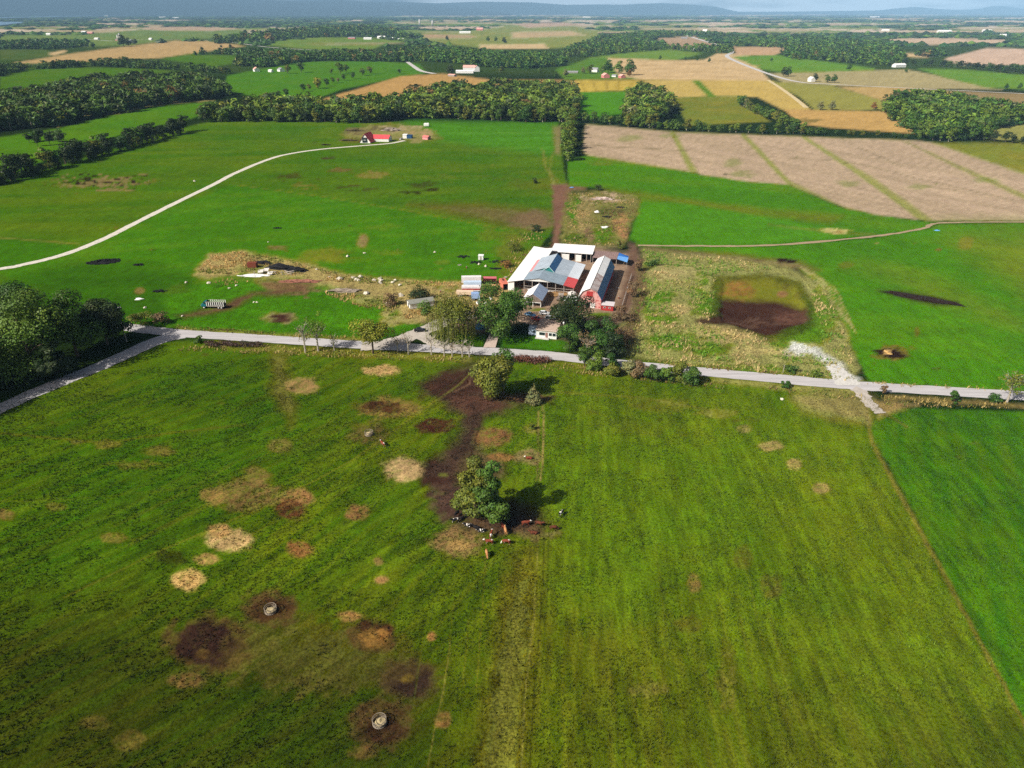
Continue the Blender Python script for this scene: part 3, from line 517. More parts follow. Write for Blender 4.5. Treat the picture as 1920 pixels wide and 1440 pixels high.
road('side_road', [(345, 627), (300, 637), (240, 663), (180, 690), (100, 722), (0, 766), (-120, 830), (-300, 960)], [7.5, 5.6], M_ROAD, 0.022)
road('gravel_lane', [(-160, 527), (0, 504), (40, 497), (120, 477), (190, 450), (250, 420), (320, 385), (400, 346), (440, 325), (500, 300), (540, 289), (600, 280), (680, 273), (730, 269), (758, 263.5)], [4.3, 4.0], M_GRAVEL, 0.02)
road('dirt_track', [(1196, 460), (1300, 461), (1440, 460), (1600, 447), (1690, 436), (1735, 427), (1765, 418), (1920, 416), (2200, 414)], [2.6, 2.0], M_TRACK, 0.02, rag=0.5)
road('country_road', [(1286, 66), (1312, 74), (1345, 84), (1372, 96), (1363, 105), (1385, 117), (1440, 138), (1495, 153), (1560, 158), (1700, 165), (1930, 176)], [16, 5], mat('far_road', A(196, 190, 184), 0.95, 0.1), 0.03, rag=0.2)
road('field_track', [(1440, 150), (1462, 164), (1490, 184), (1512, 202)], 6, mat('far_track', A(206, 186, 140), 0.95, 0.1), 0.03)
road('forest_road', [(764, 116), (775, 124), (790, 133), (815, 138)], [9, 12], MATS['far_road'], 0.03)
road('farm_lane', [(150, 73), (185, 75), (220, 77), (270, 74), (400, 76), (500, 88), (590, 94), (640, 97)], 8, MATS['far_road'], 0.03)
def sheet(name, pts, m, z=0.02, kind='structure', rag=0.0):
    P = [at(*q) for q in pts]; mb = MB(); mb.add([(x, y, z) for x, y in P], [tuple(range(len(P)))]); return tag(mb.build(name, m), kind=kind)
road('driveway', [(678, 649), (712, 647), (752, 637), (790, 622), (822, 608), (850, 597), (885, 590)], [7, 7.5], M_DRIVE, 0.10, rag=0.5)
road('driveway', [(880, 655), (826, 647), (796, 634), (792, 622)], [5, 5], M_DRIVE, 0.085, rag=0.4)
sheet('concrete_drive', [(906, 652), (929, 652), (936, 627), (918, 626)], mat('slab_concrete', A(196, 176, 162), 0.9, 0.16, 0.8), 0.13)
road('yard_path', [(985, 606), (1005, 596), (1030, 586), (1060, 575), (1072, 566)], [7, 5], mat('yard_dirt', A(170, 142, 118), 0.95, 0.2, 0.5, bump=0.2), 0.03, rag=0.7)
road('gravel_apron', [(1592, 723), (1580, 708), (1568, 694), (1558, 684)], [8, 4], mat('white_gravel', A(206, 202, 194), 0.95, 0.2, 1.5, bump=0.3), 0.09, rag=0.7)
road('gate_track', [(1605, 724), (1614, 736), (1632, 757), (1652, 775)], [5, 3], M_DRIVE, 0.02, rag=0.6)
# water far off on the left
for q_ in ([(-900, 35), (0, 32.2), (150, 29), (330, 27.4), (470, 27.2), (330, 28.6), (150, 31), (0, 34.5), (-900, 38)], [(-120, 43), (0, 39.5), (54, 40), (42, 44.5), (0, 49), (-120, 53)]): fieldp(q_, A(80, 110, 120), .6, 0, far=True)
sheet('lake', [(-900, 35), (0, 32.2), (150, 29), (330, 27.6), (470, 27.4), (330, 28.4), (150, 30.6), (0, 34), (-900, 38)], mat('lake_water', A(110, 150, 180), 0.15, 0.05, 0.01, spec=0.5), 0.5)
sheet('pond', [(-120, 44), (0, 40.5), (52, 41), (40, 43), (0, 47.5), (-120, 52)], MATS['lake_water'], 0.3)

# ------------------------------------------------------------------ hills along the horizon
def ridge(name, prof, D, depth, seed, base_px=21.2, rough=0.10):
    xs = np.array([q[0] for q in prof], float); hy = np.array([q[1] for q in prof], float)
    X = np.arange(xs[0], xs[-1] + 1, 9.0); hh = np.interp(X, xs, hy)
    az = (X - 960) / F / (C_ + (720 - 25) / F * S_)          # X/Y ratio near the horizon
    rows = np.linspace(0, 1, 9); vs_ = []
    for r in rows:
        Yd = D - depth * (1 - r); prof_h = (r ** 0.8)
        XX = az * Yd; YY = np.full_like(XX, Yd)
        zc = H + hh * 0.000589 * D                            # crest reaches the same pixel
        bump = 1 + rough * (1.5 - r) * fbm(XX / 700, YY / 700, seed, 4) * (r < 0.99)
        vs_.append(np.stack([XX, YY, np.maximum(zc * prof_h * bump, 0) - (6 if r == 0 else 0)], 1))
    Vv = np.concatenate(vs_); n = len(X); ii = np.arange(len(rows) * n).reshape(len(rows), n)
    q = np.stack([ii[:-1, :-1], ii[:-1, 1:], ii[1:, 1:], ii[1:, :-1]], -1).reshape(-1, 4)
    m = mat('hill_wood', A(24, 40, 24), 0.95, 0.3, 0.004)
    return tag(link(name, np_mesh(name, Vv, 4, q, m, None, True)), kind='structure')
ridge('hills', [(-700, 70), (-300, 60), (0, 46), (150, 40), (260, 32), (340, 30), (420, 22), (500, 22), (560, 19), (640, 21), (700, 17.5), (760, 16), (840, 13), (900, 5), (960, -2)], 27000, 5200, 3)
ridge('hills', [(520, 8), (640, 16), (740, 18), (820, 15), (900, 18), (1000, 16.5), (1060, 12), (1110, 13), (1160, 12), (1200, 14), (1240, 15.5), (1290, 13), (1340, 9), (1370, 2), (1400, -4)], 29500, 3000, 11, rough=0.05)
ridge('hills', [(1200, -3.5), (1360, -1.0), (1500, -0.3), (1640, 1.5), (1700, 7.5), (1720, 8), (1760, 4), (1800, 2.5), (1830, 4), (1855, 9.5), (1875, 10.2), (1900, 7), (1930, 3), (2100, 3), (2600, 2)], 31500, 2500, 19, rough=0.03)

# ------------------------------------------------------------------ trees
def unit(rg, n):
    d = rg.normal(size=(n, 3)); return d / np.linalg.norm(d, axis=1)[:, None]
def leaf_quads(P, N, size, rg, aspect=0.75):
    n = len(P); a = np.cross(N, unit(rg, n)); a /= np.linalg.norm(a, axis=1)[:, None] + 1e-9; b = np.cross(N, a)
    s = size * rg.uniform(0.6, 1.35, n)[:, None]; a = a * s * 0.5; b = b * s * 0.5 * aspect
    V = np.stack([P - a, P - b * 1.0 + a * 0.1, P + a, P + b], 1).reshape(-1, 3)
    return V
def crown(rg, blobs, n, size, tint_var=0.28, flat=0.0, warm=0.15):
    """leaf clumps over the shells of many overlapping balls"""
    b = np.array(blobs, float); wgt = (b[:, 3] * b[:, 4] + b[:, 4] * b[:, 5]) ; wgt /= wgt.sum()
    k = rg.choice(len(b), n, p=wgt); d = unit(rg, n)
    d[:, 2] = np.where((d[:, 2] < -0.35) & (rg.random(n) < 0.6), -d[:, 2], d[:, 2])
    r = 0.60 + 0.50 * rg.random(n) ** 0.75
    P = b[k, :3] + d * b[k, 3:6] * r[:, None]
    N = d / b[k, 3:6]; N /= np.linalg.norm(N, axis=1)[:, None]; N = N + 0.55 * unit(rg, n) + np.array([0, 0, 0.1]); N /= np.linalg.norm(N, axis=1)[:, None]
    V = leaf_quads(P, N, size, rg)
    bt = 1 + tint_var * (rg.random(len(b)) - 0.5) * 1.6
    v = bt[k] * (1 + tint_var * 1.7 * (rg.random(n) - 0.5)); hq = warm * (rg.random(len(b))[k] - 0.5 + (rg.random(n) - 0.5))
    T = np.stack([v * (1 + hq * 1.6), v, v * (1 - hq)], 1)
    return V, np.repeat(np.clip(T, 0.2, 2.2), 4, 0)
def ball_blobs(rg, h, w, z0=0.18, nb=26, top_heavy=0.0, br=0.24):
    """several limbs' worth of foliage, each its own uneven cluster of balls"""
    out = []; cz = (z0 + 1) / 2 * h; rz = (1 - z0) / 2 * h; k = int(rg.integers(5, 8)); ph = rg.uniform(0, 6.28)
    lob = [(0, 0, cz + rz * 0.28, 0.7), (0, 0, cz - rz * 0.4, 0.75)]
    for i in range(k):
        a = ph + 6.283 * (i + rg.uniform(-.3, .3)) / k; q = rg.uniform(0.42, 0.62); zz = rg.uniform(-0.62, 0.5)
        lob.append((math.cos(a) * w / 2 * q, math.sin(a) * w / 2 * q, cz + rz * zz, rg.uniform(0.50, 0.68)))
    while len(out) < nb:
        L = lob[len(out) % len(lob)]; d = rg.uniform(-1, 1, 3); q = np.linalg.norm(d)
        if q > 1: continue
        r = br * w * rg.uniform(0.55, 1.1); R = L[3]
        x, y, z = L[0] * 0.9 + d[0] * R * w * 0.40, L[1] * 0.9 + d[1] * R * w * 0.40, L[2] + d[2] * R * rz * 0.95
        z = min(max(z, z0 * h + r * 0.4), h - r * 0.5)
        out.append((x, y, z, r, r, r * rg.uniform(0.6, 0.9)))
    return out
def cone_blobs(rg, h, w, tiers=9):
    out = []
    for i in range(tiers):
        f = i / (tiers - 1); z = h * (0.10 + 0.84 * f); R = w / 2 * (1 - f) ** 0.85 + 0.12 * w * (1 - f) + 0.04 * w
        for k in range(max(1, int(6 * (1 - f) + 1))):
            a = rg.uniform(0, 6.28); out.append((math.cos(a) * R * 0.5, math.sin(a) * R * 0.5, z, R * 0.6 + 0.1, R * 0.6 + 0.1, h / tiers * 0.75))
    return out
def willow_leaves(rg, h, w, n, size):
    """rounded head with long curtains hanging from it"""
    V, T = crown(rg, [(b[0] * 0.85, b[1] * 0.85, h * 0.56 + (b[2] - h * 0.5) * 0.7, b[3], b[4], b[5]) for b in ball_blobs(rg, h, w, 0.2, 30)], n // 2, size, 0.3)
    P = []; N = []; tt = []
    for s in range(n // 44):
        a = rg.uniform(0, 6.283); r = w / 2 * rg.uniform(0.55, 1.0); z1 = h * (0.45 + 0.4 * (1 - r / (w / 2)) + rg.uniform(0, .18)); z0 = h * rg.uniform(0.04, 0.3); c = rg.uniform(0.65, 1.3)
        for k in range(22):
            f = k / 21; P.append((math.cos(a) * r * (1 + 0.04 * f) + rg.normal() * .12, math.sin(a) * r * (1 + 0.04 * f) + rg.normal() * .12, z1 + (z0 - z1) * f)); N.append((math.cos(a), math.sin(a), 0.25)); tt.append((c, c, c))
    P = np.array(P); N = np.array(N) + 0.6 * unit(rg, len(P)); N /= np.linalg.norm(N, axis=1)[:, None]
    V2 = leaf_quads(P, N, size * 1.0, rg, 0.55)
    return np.concatenate([V, V2]), np.concatenate([T, np.repeat(np.array(tt), 4, 0)])
def crown_mesh(name, V, T, m): return np_mesh(name, V, 4, np.arange(len(V)), m, {'tint': T})
def trunk_mesh(rg, h, w, m, z0=0.25, limbs=6, r0=None, lean=0.0, twigs=0):
    r0 = r0 or 0.018 * h + 0.05; mb = MB(); tp = (lean * h, rg.normal() * 0.03 * h, h * 0.72)
    mb.tube([(0, 0, -0.2), (lean * h * .3, 0, h * 0.25), (lean * h * .6, rg.normal() * .02 * h, h * 0.5), tp], [r0 * 1.25, r0, r0 * 0.7, r0 * 0.25], 7)
    for k in range(limbs):
        a = 6.283 * (k + rg.random() * 0.6) / limbs; f = rg.uniform(max(z0, 0.18), 0.55); s = (lean * h * f, 0, h * f); R = w * rg.uniform(0.28, 0.44); up = h * rg.uniform(0.14, 0.32)
        e = (s[0] + math.cos(a) * R, math.sin(a) * R, s[2] + up); mid = (s[0] + math.cos(a) * R * 0.5, math.sin(a) * R * 0.5, s[2] + up * 0.62)
        mb.tube([s, mid, e], [r0 * 0.5, r0 * 0.32, r0 * 0.1], 5)
        for q in range(twigs):
            g = rg.uniform(0.3, 1.0); b0 = Vector(s).lerp(Vector(e), g); d = Vector((math.cos(a + rg.uniform(-1.2, 1.2)), math.sin(a + rg.uniform(-1.2, 1.2)), rg.uniform(0.5, 1.6))).normalized()
            L = h * rg.uniform(0.10, 0.2); mb.tube([b0, b0 + d * L * 0.6, b0 + d * L + Vector((rg.normal(), rg.normal(), 0)) * L * 0.12], [r0 * 0.16, r0 * 0.1, r0 * 0.04], 3, False)
    return mb.mesh('trunk', m)
M_BARK = mat('bark_brown', A(96, 82, 68), 0.95, 0.3, 3); M_BARKP = mat('bark_pale', A(176, 166, 150), 0.95, 0.25, 3); M_BARKD = mat('bark_dark', A(70, 58, 48), 0.95, 0.3, 3)
LM = {'green': leaf_mat('leaf_green', A(94, 118, 34)), 'deep': leaf_mat('leaf_deep', A(64, 94, 28)), 'olive': leaf_mat('leaf_olive', A(104, 110, 34)), 'yellow': leaf_mat('leaf_yellow', A(134, 136, 38)),
      'dark': leaf_mat('leaf_dark', A(48, 64, 24)), 'fresh': leaf_mat('leaf_fresh', A(84, 112, 34)), 'rust': leaf_mat('leaf_rust', A(140, 100, 46)), 'pine': leaf_mat('leaf_pine', A(46, 76, 30)), 'dry': leaf_mat('leaf_dry', A(120, 98, 66)), 'grey': leaf_mat('leaf_grey', A(120, 122, 74))}
def plant_tree(name, label, cat, place, h, w, leaf, seed, n=5000, size=0.5, shape='ball', z0=0.18, nb=28, group=None, bark=None, limbs=6, lean=0.0, twigs=0, br=0.24, rz=0.0, crown_name='crown'):
    """one tree of its own: trunk with limbs, crown of leaf clumps"""
    rg = np.random.default_rng(seed); X, Y = place
    o = thing(name, label, cat, (X, Y, 0), rz, group)
    link('trunk', trunk_mesh(rg, h, w, bark or M_BARK, z0, limbs, None, lean, twigs), o)
    if n:
        if shape == 'ball': V, T = crown(rg, ball_blobs(rg, h, w, z0, nb, br=br), n, size)
        elif shape == 'cone': V, T = crown(rg, cone_blobs(rg, h, w), n, size, 0.3)
        elif shape == 'willow': V, T = willow_leaves(rg, h, w, n, size)
        if lean: V[:, 0] += lean * V[:, 2]
        link(crown_name, crown_mesh('crown', V, T, LM[leaf]), o)
    return o
# --- shared kinds for rows and wood edges
PROTO = {}
def proto(kind):
    if kind in PROTO: return PROTO[kind]
    sh, leaf, seed = kind; rg = np.random.default_rng(seed)
    if sh == 'ball': V, T = crown(rg, ball_blobs(rg, 1 * 12, 9, 0.10, 20, br=0.26), 1100, 0.95); tr = trunk_mesh(rg, 12, 9, M_BARK, 0.2, 5)
    elif sh == 'tall': V, T = crown(rg, ball_blobs(rg, 12, 6.2, 0.06, 22, br=0.3), 1000, 0.85); tr = trunk_mesh(rg, 12, 6, M_BARKP, 0.15, 5)
    elif sh == 'cone': V, T = crown(rg, cone_blobs(rg, 12, 5.5), 900, 0.8); tr = trunk_mesh(rg, 12, 4, M_BARKD, 0.15, 3)
    else: V, T = crown(rg, ball_blobs(rg, 12, 13, 0.0, 18, br=0.26), 800, 1.15); tr = trunk_mesh(rg, 12, 10, M_BARKD, 0.1, 5)
    PROTO[kind] = (crown_mesh('crown', V, T, LM[leaf]), tr); return PROTO[kind]
SHAPEW = {'ball': 'rounded', 'tall': 'slender', 'cone': 'conical', 'bush': 'bushy'}
LEAFW = {'green': 'green', 'deep': 'deep green', 'olive': 'olive', 'yellow': 'golden', 'dark': 'dark', 'rust': 'rust coloured', 'pine': 'pine green', 'grey': 'greyish', 'dry': 'brown', 'fresh': 'fresh green'}
def row_tree(kind, name, label, cat, X, Y, h, group, rg, wide=1.0):
    cm, tm = proto(kind)
    if '%s' in label:
        label = label % (SHAPEW[kind[0]] + ' ' + LEAFW[kind[1]]); name, cat = {'cone': ('pine_tree', 'tree'), 'bush': ('shrub', 'shrub')}.get(kind[0], (name, cat))
    o = thing(name, label, cat, (X, Y, 0), rg.uniform(0, 6.28), group)
    s = h / 12; sc = (s * wide, s * wide, s)
    link('crown', cm, o, scale=sc); link('trunk', tm, o, scale=sc); return o
def mix_kind(rg, kinds):
    r = rg.random() * sum(k[1] for k in kinds)
    for k, wt in kinds:
        r -= wt
        if r <= 0: return k
    return kinds[-1][0]
BROAD = [(('ball', 'green', 1), 4), (('ball', 'deep', 2), 4), (('tall', 'olive', 3), 1.3), (('ball', 'dark', 4), 3), (('tall', 'green', 5), 3), (('ball', 'olive', 6), .7), (('tall', 'rust', 7), 0.2)]
DARKW = [(('cone', 'pine', 11), 4), (('ball', 'deep', 2), 3), (('ball', 'dark', 4), 4), (('tall', 'deep', 12), 3), (('ball', 'rust', 13), 0.3), (('ball', 'olive', 6), .5)]
LIGHTW = [(('tall', 'olive', 3), 4), (('ball', 'green', 1), 4), (('tall', 'green', 5), 4), (('ball', 'deep', 2), 1.5), (('tall', 'grey', 8), 0.8), (('ball', 'yellow', 9), .5)]
def row(pix, hs, step, name, label, cat, group, kinds, seed, wob=2.0, wide=(0.9, 1.25)):
    rg = random.Random(seed); P = [Vector((*at(*q), 0)) for q in pix]; acc = 0.0; out = 0
    for i in range(len(P) - 1):
        d = P[i + 1] - P[i]; L = d.length
        while acc < L:
            q = P[i] + d * (acc / L); h = rg.uniform(*hs); k = mix_kind(rg, kinds)
            row_tree(k, name, label, cat, q.x + rg.uniform(-wob, wob), q.y + rg.uniform(-wob, wob), h, group, rg, rg.uniform(*wide)); out += 1
            acc += step * rg.uniform(0.7, 1.35) * (h / sum(hs) * 2)
        acc -= L
    return out
# --- woods: the trees that stand at the near edge are things, the mass behind them is stuff
def low_tree(sh, seed):
    rg = np.random.default_rng(seed)
    n = 96 if seed < 110 else 44; z = 1.0 if seed < 110 else 1.5      # the farther woods take fewer, larger clumps
    if sh == 'cone': V, T = crown(rg, cone_blobs(rg, 12, 6), n, 2.9 * z, 0.3)
    elif sh == 'tall': V, T = crown(rg, ball_blobs(rg, 12, 6.8, 0.04, 10, br=0.34), n, 3.0 * z, 0.35)
    else: V, T = crown(rg, ball_blobs(rg, 12, 9.5, 0.08, 12, br=0.3), n, 3.4 * z, 0.35)
    keep = np.arange(len(V)).reshape(-1, 4)[:, [0, 2, 3]].ravel()
    return V[keep], T[keep]
LOW = {(s, k): low_tree(s, 100 + k) for s in ('ball', 'tall', 'cone') for k in (0, 1, 2, 10, 11, 12)}
LEAFC = {'green': A(98, 122, 36), 'deep': A(70, 100, 30), 'olive': A(98, 108, 36), 'yellow': A(168, 152, 36), 'dark': A(56, 74, 28), 'pine': A(54, 88, 32), 'rust': A(116, 96, 48), 'grey': A(120, 122, 74)}
M_WOOD = leaf_mat('leaf_wood', (1, 1, 1))
def inside(px, py, pts):
    c = False; n = len(pts)
    for i in range(n):
        (ax, ay), (bx, by) = pts[i], pts[(i + 1) % n]
        if (ay > py) != (by > py) and px < (bx - ax) * (py - ay) / (by - ay) + ax: c = not c
    return c
def wood(name, label, tlabel, tname, group, topl, botl, h, space, kinds, seed, edge=True, max_edge=70):
    """topl: canopy outline as seen (lifted by the tree height), botl: foot of the near edge"""
    pts = [top(x, y, h * 0.85) for x, y in topl] + list(botl); rg = random.Random(seed)
    W = [at(*q) for q in pts]; x0, x1 = min(q[0] for q in W), max(q[0] for q in W); y0, y1 = min(q[1] for q in W), max(q[1] for q in W)
    trees = []; yy = y0; nrow = 0
    while yy < y1:
        xx = x0 + (nrow % 2) * space / 2
        while xx < x1:
            q = (xx + rg.uniform(-.38, .38) * space, yy + rg.uniform(-.38, .38) * space)
            if inside(*q, W): trees.append((q[0], q[1], h * rg.uniform(0.62, 1.18), mix_kind(rg, kinds)))
            xx += space
        yy += space * 0.9; nrow += 1
    picked = set()
    if edge:
        best = {}
        for i, tr in enumerate(trees):
            b = int((tr[0] / tr[1]) * 1500 / max(4, 6.0 * 1331 / tr[1] * 0.9))
            if b not in best or tr[1] < trees[best[b]][1]: best[b] = i
        picked = set(sorted(best.values(), key=lambda i: trees[i][1])[:max_edge])
        for i in picked:
            tr = trees[i]; row_tree(tr[3], tname, tlabel, 'tree', tr[0], tr[1], tr[2], group, rg, rg.uniform(0.9, 1.15))
    Vs, Ts = [], []
    for i, tr in enumerate(trees):
        if i in picked: continue
        sh, leaf = tr[3][0], tr[3][1]; V, T = LOW[(sh if sh in ('ball', 'tall', 'cone') else 'ball', rg.randrange(3) + (0 if edge else 10))]
        s = tr[2] / 12; a = rg.uniform(0, 6.28); c, sn = math.cos(a), math.sin(a); wd = s * rg.uniform(0.9, 1.45)
        Q = np.stack([(V[:, 0] * c - V[:, 1] * sn) * wd + tr[0], (V[:, 0] * sn + V[:, 1] * c) * wd + tr[1], V[:, 2] * s], 1)
        Vs.append(Q); Ts.append(T * np.array(LEAFC.get(leaf, LEAFC['green'])) * rg.uniform(0.75, 1.35))
    if Vs:
        V = np.concatenate(Vs); T = np.concatenate(Ts)
        o = link(name, np_mesh(name, V, 3, np.arange(len(V)), M_WOOD, {'tint': T})); tag(o, label, 'wood', kind='stuff')
    return len(trees), len(picked)
woods = []
woods.append(wood('wood', 'broad mixed wood closing the big pasture behind the red roofed house', '%s tree in the front row of the wood behind the red roofed house', 'deciduous_tree', 'front row of the wood behind the red roofed house',
     [(372, 205), (400, 194), (440, 190), (500, 178), (560, 182), (640, 186), (700, 180), (745, 178), (780, 165), (830, 158), (872, 153), (884, 166), (925, 154), (1000, 153), (1060, 155), (1084, 163), (1082, 180)],
     [(1075, 212), (1058, 229), (960, 229), (880, 224), (760, 222), (700, 231), (560, 231), (480, 229), (430, 229), (370, 230)], 16, 8.6, BROAD, 1, max_edge=60))
woods.append(wood('wood', 'dark dense wood with pines beyond the narrow green field on the left', '%s tree at the edge of the dense wood above the narrow green field', 'deciduous_tree', 'edge of the dark wood beyond the narrow green field',
     [(-260, 175), (0, 172), (30, 170), (110, 154), (140, 146), (200, 141), (330, 137), (395, 141), (428, 162)], [(431, 177), (385, 188), (300, 196), (225, 213), (160, 223), (110, 237), (60, 241), (0, 246), (-260, 285)], 17, 8.5, DARKW, 2, max_edge=36))
woods.append(wood('wood', 'green wood of close pines and leafy trees beside the mown stubble strips', '%s tree at the edge of the wood beside the stubble strips', 'pine_tree', 'edge of the wood beside the stubble strips',
     [(1656, 193), (1682, 174), (1740, 169), (1830, 180), (1900, 194), (1925, 198), (2100, 215)], [(2100, 250), (1925, 230), (1880, 240), (1856, 246), (1850, 263), (1760, 267), (1720, 259), (1690, 237), (1655, 212)], 15, 7.5, [(('cone', 'pine', 11), 3), (('ball', 'deep', 2), 3), (('ball', 'green', 1), 3), (('tall', 'green', 5), 3), (('ball', 'grey', 14), .6)], 3, max_edge=36))
woods.append(wood('wood', 'small yellowing grove between the bright green field and the olive meadow', '%s tree of the small grove beside the bright green field', 'deciduous_tree', 'small grove beside the bright green field',
     [(1177, 166), (1205, 158), (1240, 168), (1270, 180)], [(1272, 198), (1250, 216), (1238, 240), (1172, 240), (1176, 205)], 15, 7.5, LIGHTW, 4, max_edge=20))
woods.append(wood('wood', 'dark hedge wood crossing between the tan field and the rolling meadow on the left', '%s tree in the hedge wood below the long tan field', 'deciduous_tree', 'hedge wood below the long tan field',
     [(-200, 118), (0, 120), (110, 118), (230, 109), (300, 116), (370, 124), (430, 127)], [(432, 137), (360, 133), (250, 128), (130, 123), (50, 131), (0, 144), (-200, 150)], 13, 9, DARKW, 5, max_edge=14))
woods.append(wood('wood', 'distant dark wood beside the silo farm', None, None, None, [(-200, 70), (0, 75), (80, 71), (150, 75), (172, 82)], [(176, 87), (100, 93), (0, 93), (-200, 96)], 14, 17, DARKW, 6, False))
woods.append(wood('wood', 'long dark wood behind the green field of scattered shrubs', None, None, None, [(345, 96), (400, 91), (470, 91), (560, 93), (700, 93), (770, 86), (810, 84)], [(772, 116), (700, 116), (610, 114), (560, 118), (500, 127), (440, 124), (457, 108), (440, 103), (380, 101)], 15, 12, DARKW, 7, False))
woods.append(wood('wood', 'pine wood behind the white farm with the pale roofs', None, None, None, [(765, 101), (800, 89), (850, 88), (960, 95), (1040, 98), (1058, 108)], [(1060, 123), (1000, 129), (920, 127), (850, 119), (780, 114)], 16, 12, [(('cone', 'pine', 11), 5), (('ball', 'deep', 2), 2), (('tall', 'green', 5), 3)], 8, False))
woods.append(wood('wood', 'wooded low hill beyond the row of white farm sheds', None, None, None, [(390, 70), (470, 59), (600, 48), (700, 47), (760, 58), (795, 64)], [(785, 73), (690, 69), (560, 71), (510, 77), (420, 82)], 26, 28, DARKW, 9, False))
woods.append(wood('wood', 'grey green wood between the tan hill field and the large stubble field', None, None, None, [(1050, 93), (1120, 66), (1220, 56), (1340, 58), (1375, 62)], [(1300, 66), (1232, 70), (1205, 84), (1270, 91), (1370, 89), (1376, 101), (1300, 98), (1252, 93), (1160, 101), (1100, 109), (1060, 107)], 15, 22, BROAD, 10, False))
woods.append(wood('wood', 'broad wood on the rise behind the white hoop shed', None, None, None, [(1365, 70), (1480, 66), (1600, 72), (1680, 83), (1700, 98)], [(1690, 118), (1680, 126), (1620, 121), (1560, 116), (1480, 111), (1462, 103), (1482, 91), (1380, 86)], 15, 18, BROAD, 11, False))
woods.append(wood('wood', 'dark copse beside the pink field on the right', None, None, None, [(1715, 96), (1740, 90), (1770, 92)], [(1776, 104), (1740, 108), (1716, 104)], 15, 12, DARKW, 12, False))
print('woods', woods)
# --- hedgerows and windbreaks, tree by tree
cnt = []
cnt.append(row([(-40, 352), (0, 344), (80, 320), (200, 288), (300, 260), (352, 246)], (9, 17), 9.5, 'deciduous_tree', '%s tree in the hedgerow along the left pasture', 'tree', 'hedgerow along the left pasture', [(('ball', 'dark', 4), 4), (('ball', 'deep', 2), 2), (('bush', 'dark', 21), 3), (('ball', 'olive', 6), .8)], 31))
cnt.append(row([(-40, 354), (0, 346), (80, 322), (200, 290), (300, 262), (352, 248)], (4, 7), 9, 'shrub', '%s shrub under the trees of the hedgerow along the left pasture', 'shrub', 'undergrowth of the hedgerow along the left pasture', [(('bush', 'dark', 21), 4), (('bush', 'deep', 22), 2), (('bush', 'olive', 23), 1)], 41))
cnt.append(row([(55, 268), (90, 262), (118, 268), (70, 274)], (8, 12), 10, 'deciduous_tree', '%s tree in the clump inside the narrow green field', 'tree', 'clump inside the narrow green field', [(('ball', 'dark', 4), 3), (('ball', 'deep', 2), 2), (('tall', 'rust', 7), .5)], 32))
cnt.append(row([(1063, 301), (1064, 288), (1066, 272), (1067, 258), (1070, 244), (1073, 230), (1082, 216)], (14, 20), 15, 'deciduous_tree', '%s tree in the windbreak beside the stubble strips', 'tree', 'windbreak beside the stubble strips', LIGHTW[:4], 33, 1.5, (0.95, 1.2)))
cnt.append(row([(1090, 226), (1170, 236), (1250, 243), (1350, 248), (1450, 250), (1540, 252)], (7, 13), 8, 'deciduous_tree', '%s tree in the hedgerow along the top of the stubble strips', 'tree', 'hedgerow at the top of the stubble strips', LIGHTW + [(('bush', 'deep', 22), 3)], 34, 2.5))
cnt.append(row([(1545, 251), (1600, 252), (1660, 254), (1730, 262)], (3, 5), 9, 'shrub', 'low %s shrub in the thin hedgerow below the orange field', 'shrub', 'thin hedgerow below the orange field', [(('bush', 'olive', 23), 3), (('bush', 'deep', 22), 3)], 35))
cnt.append(row([(1384, 196), (1402, 205), (1432, 220), (1470, 235), (1505, 247)], (9, 14), 13, 'deciduous_tree', '%s tree in the slanting hedgerow between golden field and olive meadow', 'tree', 'slanting hedgerow between golden field and olive meadow', LIGHTW + [(('ball', 'deep', 2), 3)], 36))
cnt.append(row([(1850, 262), (1890, 268), (1930, 272)], (7, 10), 8, 'deciduous_tree', '%s tree in the hedge tail past the stubble strips', 'tree', 'hedge tail past the stubble strips', DARKW[1:4], 37))
cnt.append(row([(1695, 122), (1760, 124), (1850, 132), (1895, 138)], (11, 15), 17, 'deciduous_tree', '%s tree in the far field hedge below the pink field', 'tree', 'far field hedge below the pink field', DARKW[1:4], 38, 3, (1.2, 1.5)))
cnt.append(row([(1880, 133), (1925, 137), (1990, 143)], (13, 17), 15, 'deciduous_tree', '%s tree of the dark copse at the end of the far field hedge', 'tree', 'copse at the end of the far field hedge', DARKW[1:4], 39, 14, (1.2, 1.5)))
cnt.append(row([(385, 215), (372, 222)], (10, 14), 30, 'deciduous_tree', '%s tree at the corner of the pasture wood', 'tree', 'corner of the pasture wood', LIGHTW[:1], 40))
